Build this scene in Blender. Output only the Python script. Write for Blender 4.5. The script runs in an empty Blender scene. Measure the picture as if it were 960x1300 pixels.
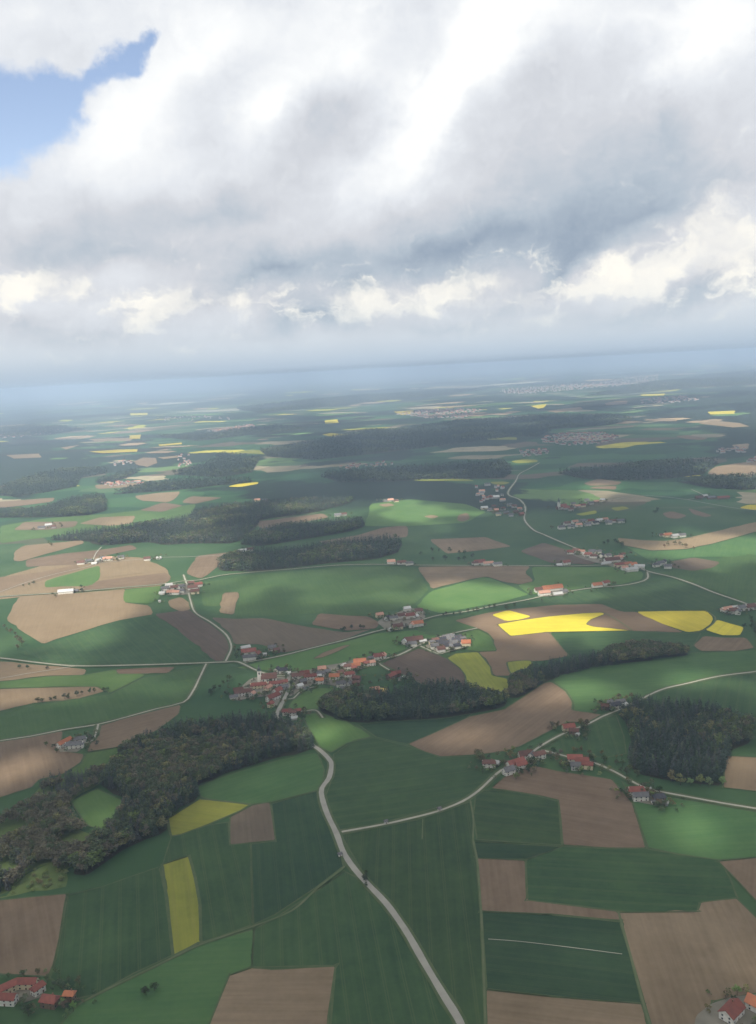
import bpy, math, random
import numpy as np
from mathutils import Matrix, Vector
from mathutils.geometry import tessellate_polygon
random.seed(7); rng = np.random.default_rng(11)
R = math.radians
scene = bpy.context.scene
col = scene.collection

# ------------------------------------------------------------------ camera
F_PX, CX, CY = 1107.0, 480.0, 650.0          # the photograph is 960 x 1300
CAM_H, PITCH, ROLL = 450.0, R(9.28), R(3.1)
fwd = np.array([0, math.cos(PITCH), -math.sin(PITCH)])
r0 = np.array([1.0, 0, 0]); u0 = np.array([0, math.sin(PITCH), math.cos(PITCH)])
rgt = math.cos(ROLL)*r0 - math.sin(ROLL)*u0
up = math.cos(ROLL)*u0 + math.sin(ROLL)*r0
cam_d = bpy.data.cameras.new('camera'); cam = bpy.data.objects.new('camera', cam_d); col.objects.link(cam)
cam_d.sensor_fit = 'VERTICAL'; cam_d.sensor_height = 32.0; cam_d.lens = 32.0*F_PX/1300
cam_d.clip_start = 1.0; cam_d.clip_end = 300000
M = Matrix(((rgt[0], up[0], -fwd[0], 0), (rgt[1], up[1], -fwd[1], 0), (rgt[2], up[2], -fwd[2], CAM_H), (0, 0, 0, 1)))
cam.matrix_world = M
scene.camera = cam

# ------------------------------------------------------------------ terrain
def relief(x, y):
    """gently rolling upland: flat near the village, hills of some tens of metres further out"""
    x = np.asarray(x, float); y = np.asarray(y, float)
    d = np.hypot(x, y)
    a = np.clip((d-1500)/6500, 0, 1); a = a*a*(3-2*a)*26 + 1.2
    n = (np.sin(x/620+y/910+.6)+np.sin(x/1130-y/540+2.1)*.9+np.sin(-x/410+y/1500+4.0)*.6+np.sin(x/1900+y/700+1.0)*1.1)/3.6
    return a*(n+1)
def ray(px, py):
    return fwd + (px-CX)/F_PX*rgt + (CY-py)/F_PX*up
def at(px, py):
    """the point of the ground seen at a place of the photograph"""
    d = ray(px, py)
    if d[2] > -0.012: d = d*1.0; d[2] = -0.012
    z = 0.0
    for _ in range(12):
        t = (z-CAM_H)/d[2]
        z = .5*z + .5*float(relief(d[0]*t, d[1]*t))
    t = (z-CAM_H)/d[2]
    return float(d[0]*t), float(d[1]*t)
def dist(x, y): return math.hypot(x, y)
def pz(x, y): return float(relief(x, y))

# ------------------------------------------------------------------ nodes
def new_mat(name):
    m = bpy.data.materials.new(name); m.use_nodes = True
    nt = m.node_tree; nt.nodes.clear()
    out = nt.nodes.new('ShaderNodeOutputMaterial'); out.location = (600, 0)
    b = nt.nodes.new('ShaderNodeBsdfPrincipled'); b.location = (300, 0)
    nt.links.new(b.outputs[0], out.inputs[0])
    b.inputs['Roughness'].default_value = .9
    b.inputs['Specular IOR Level'].default_value = .12
    return m, nt, b
def nd(nt, t, **kw):
    n = nt.nodes.new(t)
    for k, v in kw.items():
        if k.startswith('i_'):
            n.inputs[k[2:].replace('_', ' ')].default_value = v
        else: setattr(n, k, v)
    return n
def mth(nt, op, a, b=None, c=None, clamp=False):
    n = nt.nodes.new('ShaderNodeMath'); n.operation = op; n.use_clamp = clamp
    for i, v in enumerate((a, b, c)):
        if v is None: continue
        if isinstance(v, (int, float)): n.inputs[i].default_value = v
        else: nt.links.new(v, n.inputs[i])
    return n.outputs[0]
def mixc(nt, fac, a, b, blend='MIX'):
    n = nt.nodes.new('ShaderNodeMix'); n.data_type = 'RGBA'; n.blend_type = blend
    for i, v in ((0, fac), (6, a), (7, b)):
        if isinstance(v, (int, float)): n.inputs[i].default_value = v
        elif isinstance(v, (tuple, list)): n.inputs[i].default_value = (*v[:3], 1)
        else: nt.links.new(v, n.inputs[i])
    return n.outputs[2]
def mrange(nt, v, a, b, c=0., d=1., smooth=False):
    n = nt.nodes.new('ShaderNodeMapRange')
    n.interpolation_type = 'SMOOTHSTEP' if smooth else 'LINEAR'
    nt.links.new(v, n.inputs[0])
    for i, x in enumerate((a, b, c, d)): n.inputs[1+i].default_value = x
    return n.outputs[0]

def field_mat(name, colr, alt, streak=.35, tram=0., period=16., patch=.5, rows=0.):
    """crop or soil: sown in lanes along the field's own U axis (metres)"""
    m, nt, b = new_mat(name)
    uv = nd(nt, 'ShaderNodeUVMap', uv_map='lanes')
    oi = nd(nt, 'ShaderNodeObjectInfo')
    sep = nd(nt, 'ShaderNodeSeparateXYZ'); nt.links.new(uv.outputs[0], sep.inputs[0])
    off = mth(nt, 'MULTIPLY', oi.outputs['Random'], 900.)
    def noise(sx, sy, scale, det):
        c = nd(nt, 'ShaderNodeCombineXYZ')
        nt.links.new(mth(nt, 'MULTIPLY', sep.outputs[0], sx), c.inputs[0])
        nt.links.new(mth(nt, 'MULTIPLY', sep.outputs[1], sy), c.inputs[1])
        nt.links.new(off, c.inputs[2])
        n = nd(nt, 'ShaderNodeTexNoise', i_Scale=scale, i_Detail=det); nt.links.new(c.outputs[0], n.inputs['Vector'])
        return n.outputs[0]
    big = mrange(nt, noise(1, 1, .011, 5.), .3, .72)
    st = mrange(nt, noise(.012, .28, 1., 3.), .3, .7)
    fine = mrange(nt, noise(1, 1, .22, 4.), .25, .75)
    f = mth(nt, 'ADD', mth(nt, 'MULTIPLY', big, patch), mth(nt, 'MULTIPLY', st, streak))
    mid = mrange(nt, noise(1, 1, .05, 4.), .35, .7)
    f = mth(nt, 'ADD', f, mth(nt, 'MULTIPLY', mid, .25))
    f = mth(nt, 'ADD', f, mth(nt, 'MULTIPLY', fine, .22)); f = mth(nt, 'SUBTRACT', f, .12, clamp=True)
    c = mixc(nt, f, colr, alt)
    if tram:
        s = mth(nt, 'FRACT', mth(nt, 'DIVIDE', sep.outputs[1], period))
        l1 = mth(nt, 'COMPARE', s, .44, .028); l2 = mth(nt, 'COMPARE', s, .56, .028)
        c = mixc(nt, mth(nt, 'MULTIPLY', mth(nt, 'ADD', l1, l2), tram), c, tuple(.5*(x+y) for x, y in zip(alt, (.16, .14, .07))))
    hs = nd(nt, 'ShaderNodeHueSaturation')
    nt.links.new(mth(nt, 'MULTIPLY_ADD', oi.outputs['Random'], .3, .86), hs.inputs['Value'])
    nt.links.new(mth(nt, 'MULTIPLY_ADD', oi.outputs['Random'], .018, .491), hs.inputs['Hue'])
    nt.links.new(c, hs.inputs['Color'])
    mul = mixc(nt, 1., hs.outputs[0], oi.outputs['Color'], 'MULTIPLY')
    nt.links.new(mul, b.inputs['Base Color'])
    return m
def plain_mat(name, c, alt=None, scale=1., rough=.85, det=4., spec=.12, brick=None):
    m, nt, b = new_mat(name)
    tc = nd(nt, 'ShaderNodeTexCoord'); oi = nd(nt, 'ShaderNodeObjectInfo')
    n = nd(nt, 'ShaderNodeTexNoise', i_Scale=scale, i_Detail=det); nt.links.new(tc.outputs['Object'], n.inputs['Vector'])
    cc = mixc(nt, mrange(nt, n.outputs[0], .3, .7), c, alt or tuple(x*.75 for x in c))
    mul = mixc(nt, 1., cc, oi.outputs['Color'], 'MULTIPLY')
    nt.links.new(mul, b.inputs['Base Color'])
    b.inputs['Roughness'].default_value = rough; b.inputs['Specular IOR Level'].default_value = spec
    return m

# ------------------------------------------------------------------ object helpers
labels_used = set()
def mesh(name, verts, faces, mat):
    me = bpy.data.meshes.new(name); me.from_pydata([tuple(v) for v in verts], [], [tuple(f) for f in faces]); me.update()
    if mat: me.materials.append(mat)
    return me
def link(name, data, parent=None, loc=None, rz=0):
    o = bpy.data.objects.new(name, data); col.objects.link(o)
    if parent: o.parent = parent
    if loc is not None: o.location = loc
    if rz: o.rotation_euler = (0, 0, rz)
    return o
def tag(o, label=None, cat=None, group=None, kind=None):
    if label: o['label'] = label
    if cat: o['category'] = cat
    if group: o['group'] = group
    if kind: o['kind'] = kind
    return o

# ------------------------------------------------------------------ draped sheets
def tri2d(poly):
    v = [Vector((p[0], p[1], 0)) for p in poly]
    return [tuple(t) for t in tessellate_polygon([v])]
def trim_corners(pts, r=3.):
    """field corners are a little rounded where the plough turns"""
    out = []; n = len(pts)
    for i in range(n):
        a, b = pts[i], pts[(i+1) % n]; L = math.hypot(b[0]-a[0], b[1]-a[1])+1e-6; q = min(.2, r/L)
        out += [(a[0]+(b[0]-a[0])*q, a[1]+(b[1]-a[1])*q), (b[0]+(a[0]-b[0])*q, b[1]+(a[1]-b[1])*q)]
    return out
def smooth_poly(pts, k=2, closed=True):
    """round an outline (Chaikin)"""
    for _ in range(k):
        out = []
        n = len(pts)
        for i in range(n if closed else n-1):
            a, b = pts[i], pts[(i+1) % n]
            out += [(a[0]*.85+b[0]*.15, a[1]*.85+b[1]*.15), (a[0]*.15+b[0]*.85, a[1]*.15+b[1]*.85)]
        if not closed: out = [pts[0]] + out + [pts[-1]]
        pts = out
    return pts
def lift(x, y, layer): return .07*layer*(1+np.hypot(x, y)/700.)
def drape(name, poly_px, mat, layer, ragged=0., k=1, world=None, color=None, axis=None):
    """a sheet that follows the terrain inside an outline"""
    import bmesh
    pts = world or [at(*p) for p in (trim_corners(list(poly_px), 2.5) if k else poly_px)]
    cx = sum(p[0] for p in pts)/len(pts); cy = sum(p[1] for p in pts)/len(pts)
    D = dist(cx, cy)
    if ragged:                               # field margins are never ruled lines
        out = []
        for i, a in enumerate(pts):
            b = pts[(i+1) % len(pts)]
            L = math.hypot(b[0]-a[0], b[1]-a[1]); n = max(1, min(60, int(L/(12*max(1, D/900)))))
            nx, ny = (-(b[1]-a[1])/(L+1e-6), (b[0]-a[0])/(L+1e-6))
            for q in range(n):
                t = q/n; w = random.gauss(0, ragged) if q else 0
                out.append((a[0]+(b[0]-a[0])*t+nx*w, a[1]+(b[1]-a[1])*t+ny*w))
        pts = out
    bm = bmesh.new()
    vs = [bm.verts.new((x-cx, y-cy, 0)) for x, y in pts]
    for t in tri2d(pts):
        try: bm.faces.new([vs[i] for i in t])
        except ValueError: pass
    s = max(60., D/25.)
    for ax in (0, 1):
        lo = min(v.co[ax] for v in bm.verts); hi = max(v.co[ax] for v in bm.verts)
        n = min(60, int((hi-lo)/s))
        for i in range(1, n+1):
            co = [0, 0, 0]; no = [0, 0, 0]; co[ax] = lo+(hi-lo)*i/(n+1); no[ax] = 1
            bmesh.ops.bisect_plane(bm, geom=bm.verts[:]+bm.edges[:]+bm.faces[:], plane_co=co, plane_no=no)
    for v in bm.verts:
        X, Y = v.co.x+cx, v.co.y+cy
        v.co.z = pz(X, Y)+float(lift(X, Y, layer))
    bmesh.ops.recalc_face_normals(bm, faces=bm.faces[:])
    for f in bm.faces:
        if f.normal.z < 0: f.normal_flip()
    # lanes run along the longest edge
    if axis is None:
        base = [at(*p) for p in poly_px] if poly_px else pts
        best = max(range(len(base)), key=lambda i: math.hypot(base[i][0]-base[i-1][0], base[i][1]-base[i-1][1]))
        a, b = base[best-1], base[best]
    else: a, b = at(*axis[0]), at(*axis[1])
    L = math.hypot(b[0]-a[0], b[1]-a[1])+1e-6; ux, uy = (b[0]-a[0])/L, (b[1]-a[1])/L
    uvl = bm.loops.layers.uv.new('lanes')
    for f in bm.faces:
        for l in f.loops:
            x, y = l.vert.co.x, l.vert.co.y
            l[uvl].uv = (x*ux+y*uy, -x*uy+y*ux)
    me = bpy.data.meshes.new(name); bm.to_mesh(me); bm.free()
    me.materials.append(mat)
    o = link(name, me, loc=(cx, cy, 0))
    if color: o.color = (*color, 1)
    return o
def curve_pts(pts, step):
    """Catmull-Rom through the points, in metres"""
    P = [pts[0]]+list(pts)+[pts[-1]]; out = []
    for i in range(1, len(P)-2):
        a, b, c, d = (np.array(q) for q in P[i-1:i+3])
        n = max(2, int(np.linalg.norm(c-b)/step))
        for q in range(n):
            t = q/n
            out.append(.5*((2*b)+(c-a)*t+(2*a-5*b+4*c-d)*t*t+(3*b-a-3*c+d)*t**3))
    out.append(np.array(P[-2])); return out
def strip(name, px, width, mat, layer, w_end=None, color=None):
    pts = [at(*p) for p in px]
    D = min(dist(*p) for p in pts)
    c = curve_pts(pts, max(8, D/90))
    vs, fs = [], []
    ox, oy = c[0]
    for i, p in enumerate(c):
        t = c[min(i+1, len(c)-1)]-c[max(i-1, 0)]; t = t/(np.linalg.norm(t)+1e-9)
        n = np.array((-t[1], t[0])); w = width if w_end is None else width+(w_end-width)*i/(len(c)-1)
        w *= 1+.06*math.sin(i*.9)+random.uniform(-.05, .05)
        for s in (-.5, .5):
            q = p+n*w*s; vs.append((q[0]-ox, q[1]-oy, pz(*q)+float(lift(q[0], q[1], layer))))
        if i: fs.append((2*i-2, 2*i-1, 2*i+1, 2*i))
    me = mesh(name, vs, fs, mat)
    if me.polygons[0].normal.z < 0: me.flip_normals()
    o = link(name, me, loc=(ox, oy, 0))
    if color: o.color = (*color, 1)
    return o
SUN_E, SKY_S, EXPOSURE, VB = 5.0, .1, 0.54, 3
HAZE_D, HAZE_C = 9.6e-5, (.53, .67, .89)
DECK_D = .0085
HORIZON_C, BLUE_K = (.43, .49, .545), (1.6, 1.36, 1.24)
LOW_C = (.315, .40, .50)
# ------------------------------------------------------------------ materials of the land
WHEAT = field_mat('young_wheat', (.024, .055, .026), (.060, .106, .042), .30, .25, 15.)
WHEAT_D = field_mat('dense_wheat', (.017, .043, .025), (.044, .082, .037), .30, .15, 15.)
GRASS = field_mat('hay_grass', (.042, .096, .036), (.078, .138, .050), .40, .10, 12.)
PASTURE = field_mat('pasture', (.058, .120, .036), (.100, .160, .052), .25, 0, 12., .6)
SOIL = field_mat('ploughed_soil', (.122, .086, .055), (.210, .155, .106), .40, .0, 9., .5)
SOIL_D = field_mat('damp_soil', (.092, .070, .052), (.135, .105, .078), .5, .0, 9., .45)
TAN = field_mat('dry_soil', (.170, .122, .075), (.225, .168, .108), .4, .0, 9., .55)
RAPE = field_mat('rapeseed_blossom', (.40, .34, .030), (.60, .49, .055), .35, .45, 18., .4)
RAPE_G = field_mat('rapeseed_shaded', (.150, .172, .034), (.250, .262, .045), .5, .45, 14., .5)  # shade on rape fields put into a duller, greener yellow
FLOOR = field_mat('woodland_litter', (.040, .044, .027), (.055, .050, .033), .2)
SCRUB = field_mat('rough_grass', (.075, .125, .040), (.130, .170, .060), .2, 0, 9, .7)
ROAD = plain_mat('pale_asphalt', (.33, .32, .28), (.27, .26, .235), .08)
LANE = plain_mat('concrete_lane', (.38, .365, .31), (.30, .29, .245), .06)
MARGIN = plain_mat('field_margin', (.060, .095, .040), (.095, .115, .058), .15)
TRACK = plain_mat('grassy_track', (.085, .120, .055), (.13, .145, .08), .1)
YARD = plain_mat('farmyard_paving', (.24, .22, .18), (.16, .15, .12), .07)

def ground_mat():
    m, nt, b = new_mat('countryside')
    g = nd(nt, 'ShaderNodeNewGeometry'); P = g.outputs['Position']
    def noise(scale, det, rough=.5):
        n = nd(nt, 'ShaderNodeTexNoise', i_Scale=scale, i_Detail=det, i_Roughness=rough); nt.links.new(P, n.inputs['Vector']); return n
    near = mixc(nt, mrange(nt, noise(.006, 6).outputs[0], .35, .7), (.034, .080, .034), (.064, .112, .048))
    near = mixc(nt, mth(nt, 'MULTIPLY', mrange(nt, noise(.09, 4).outputs[0], .35, .7), .5), near, (.040, .085, .030))
    # beyond the mapped parcels: a patchwork of fields and woods, in ragged rectangular parcels
    wob = noise(.0011, 2); sub = nd(nt, 'ShaderNodeVectorMath', operation='SUBTRACT'); nt.links.new(wob.outputs['Color'], sub.inputs[0]); sub.inputs[1].default_value = (.5, .5, .5)
    sc = nd(nt, 'ShaderNodeVectorMath', operation='SCALE'); nt.links.new(sub.outputs[0], sc.inputs[0]); sc.inputs['Scale'].default_value = 700.
    ad = nd(nt, 'ShaderNodeVectorMath', operation='ADD'); nt.links.new(P, ad.inputs[0]); nt.links.new(sc.outputs[0], ad.inputs[1])
    mp = nd(nt, 'ShaderNodeMapping'); nt.links.new(ad.outputs[0], mp.inputs[0])
    mp.inputs['Rotation'].default_value = (0, 0, R(24)); mp.inputs['Scale'].default_value = (1/290., 1/170., 0)
    vo = nd(nt, 'ShaderNodeTexVoronoi', voronoi_dimensions='2D', distance='CHEBYCHEV', i_Scale=1., i_Randomness=.85); nt.links.new(mp.outputs[0], vo.inputs['Vector'])
    sepc = nd(nt, 'ShaderNodeSeparateColor'); nt.links.new(vo.outputs['Color'], sepc.inputs[0])
    cr = nd(nt, 'ShaderNodeValToRGB'); cr.color_ramp.interpolation = 'CONSTANT'
    stops = [(0, (.022, .070, .030)), (.2, (.045, .115, .045)), (.36, (.030, .085, .040)), (.52, (.075, .135, .060)), (.62, (.13, .10, .075)), (.72, (.26, .22, .15)),
             (.80, (.026, .065, .032)), (.87, (.38, .32, .22)), (.94, (.52, .46, .06)), (.965, (.12, .20, .07))]
    e = cr.color_ramp.elements; e[0].position = 0; e[0].color = (*stops[0][1], 1); e[1].position = stops[1][0]; e[1].color = (*stops[1][1], 1)
    for p, c in stops[2:]: q = e.new(p); q.color = (*c, 1)
    nt.links.new(sepc.outputs[0], cr.inputs[0])
    fine = noise(.02, 5)
    far = mixc(nt, mth(nt, 'MULTIPLY', mrange(nt, fine.outputs[0], .35, .7), .35), cr.outputs[0], (.055, .10, .045))
    mp2 = nd(nt, 'ShaderNodeMapping'); nt.links.new(ad.outputs[0], mp2.inputs[0]); mp2.inputs['Rotation'].default_value = (0, 0, R(8)); mp2.inputs['Scale'].default_value = (1/1250., 1/1000., 0)
    vo2 = nd(nt, 'ShaderNodeTexVoronoi', voronoi_dimensions='2D', distance='CHEBYCHEV', i_Scale=1., i_Randomness=.9); nt.links.new(mp2.outputs[0], vo2.inputs['Vector'])
    sc2 = nd(nt, 'ShaderNodeSeparateColor'); nt.links.new(vo2.outputs['Color'], sc2.inputs[0])
    cr2 = nd(nt, 'ShaderNodeValToRGB'); cr2.color_ramp.interpolation = 'CONSTANT'; e2 = cr2.color_ramp.elements
    e2[0].position = 0; e2[0].color = (.03, .06, .035, 1); e2[1].position = .3; e2[1].color = (.04, .08, .045, 1)
    for p_, c_ in ((.5, (.022, .045, .026)), (.68, (.30, .26, .18)), (.74, (.06, .10, .05)), (.86, (.022, .045, .026)), (.95, (.48, .44, .33))): q_ = e2.new(p_); q_.color = (*c_, 1)
    nt.links.new(sc2.outputs[0], cr2.inputs[0])
    l0 = nd(nt, 'ShaderNodeVectorMath', operation='LENGTH'); nt.links.new(P, l0.inputs[0])
    far = mixc(nt, mrange(nt, l0.outputs['Value'], 9000, 14000, 0, .85), far, cr2.outputs[0])
    wood = mrange(nt, noise(.00055, 7, .58).outputs[0], .50, .515)
    far = mixc(nt, wood, far, (.018, .034, .022))
    ln = nd(nt, 'ShaderNodeVectorMath', operation='LENGTH'); nt.links.new(P, ln.inputs[0])
    c = mixc(nt, mrange(nt, mth(nt, 'MULTIPLY_ADD', noise(.002, 3).outputs[0], 900., ln.outputs['Value']), 3050, 3250), near, far)
    nt.links.new(c, b.inputs['Base Color'])
    return m
GROUND = ground_mat()
def make_ground():
    rings = np.concatenate(([0], np.geomspace(60, 60000, 420)))
    az = np.concatenate((np.linspace(-50, 50, 420), np.linspace(50, 310, 90)[1:-1]))
    A, Q = np.meshgrid(np.radians(az), rings); X = Q*np.sin(A); Y = Q*np.cos(A); Z = relief(X, Y)
    V = np.stack((X, Y, Z), -1).reshape(-1, 3); n = len(az); r = len(rings)
    i, j = np.meshgrid(np.arange(r-1), np.arange(n), indexing='ij'); k = (j+1) % n
    Fq = np.stack((i*n+j, (i+1)*n+j, (i+1)*n+k, i*n+k), -1).reshape(-1, 4)
    me = np_mesh('ground', V, Fq, GROUND)
    o = link('ground', me); tag(o, 'rolling green farmland stretching to the horizon', None, None, 'structure')
    me.update()
    if me.polygons[60000].normal.z < 0: me.flip_normals()
def np_mesh(name, V, Fq, mat, tint=None, smooth=False):
    me = bpy.data.meshes.new(name); k = Fq.shape[1]
    me.vertices.add(len(V)); me.vertices.foreach_set('co', np.ascontiguousarray(V, np.float32).ravel())
    me.loops.add(Fq.size); me.loops.foreach_set('vertex_index', np.ascontiguousarray(Fq, np.int32).ravel())
    me.polygons.add(len(Fq)); me.polygons.foreach_set('loop_start', np.arange(0, Fq.size, k, dtype=np.int32))
    me.polygons.foreach_set('loop_total', np.full(len(Fq), k, np.int32))
    if smooth: me.polygons.foreach_set('use_smooth', np.ones(len(Fq), bool))
    me.update(calc_edges=True)
    if tint is not None:
        a = me.color_attributes.new('tint', 'FLOAT_COLOR', 'POINT')
        a.data.foreach_set('color', np.ascontiguousarray(np.concatenate((tint, np.ones((len(tint), 1))), 1), np.float32).ravel())
    me.materials.append(mat); return me
make_ground()

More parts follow.
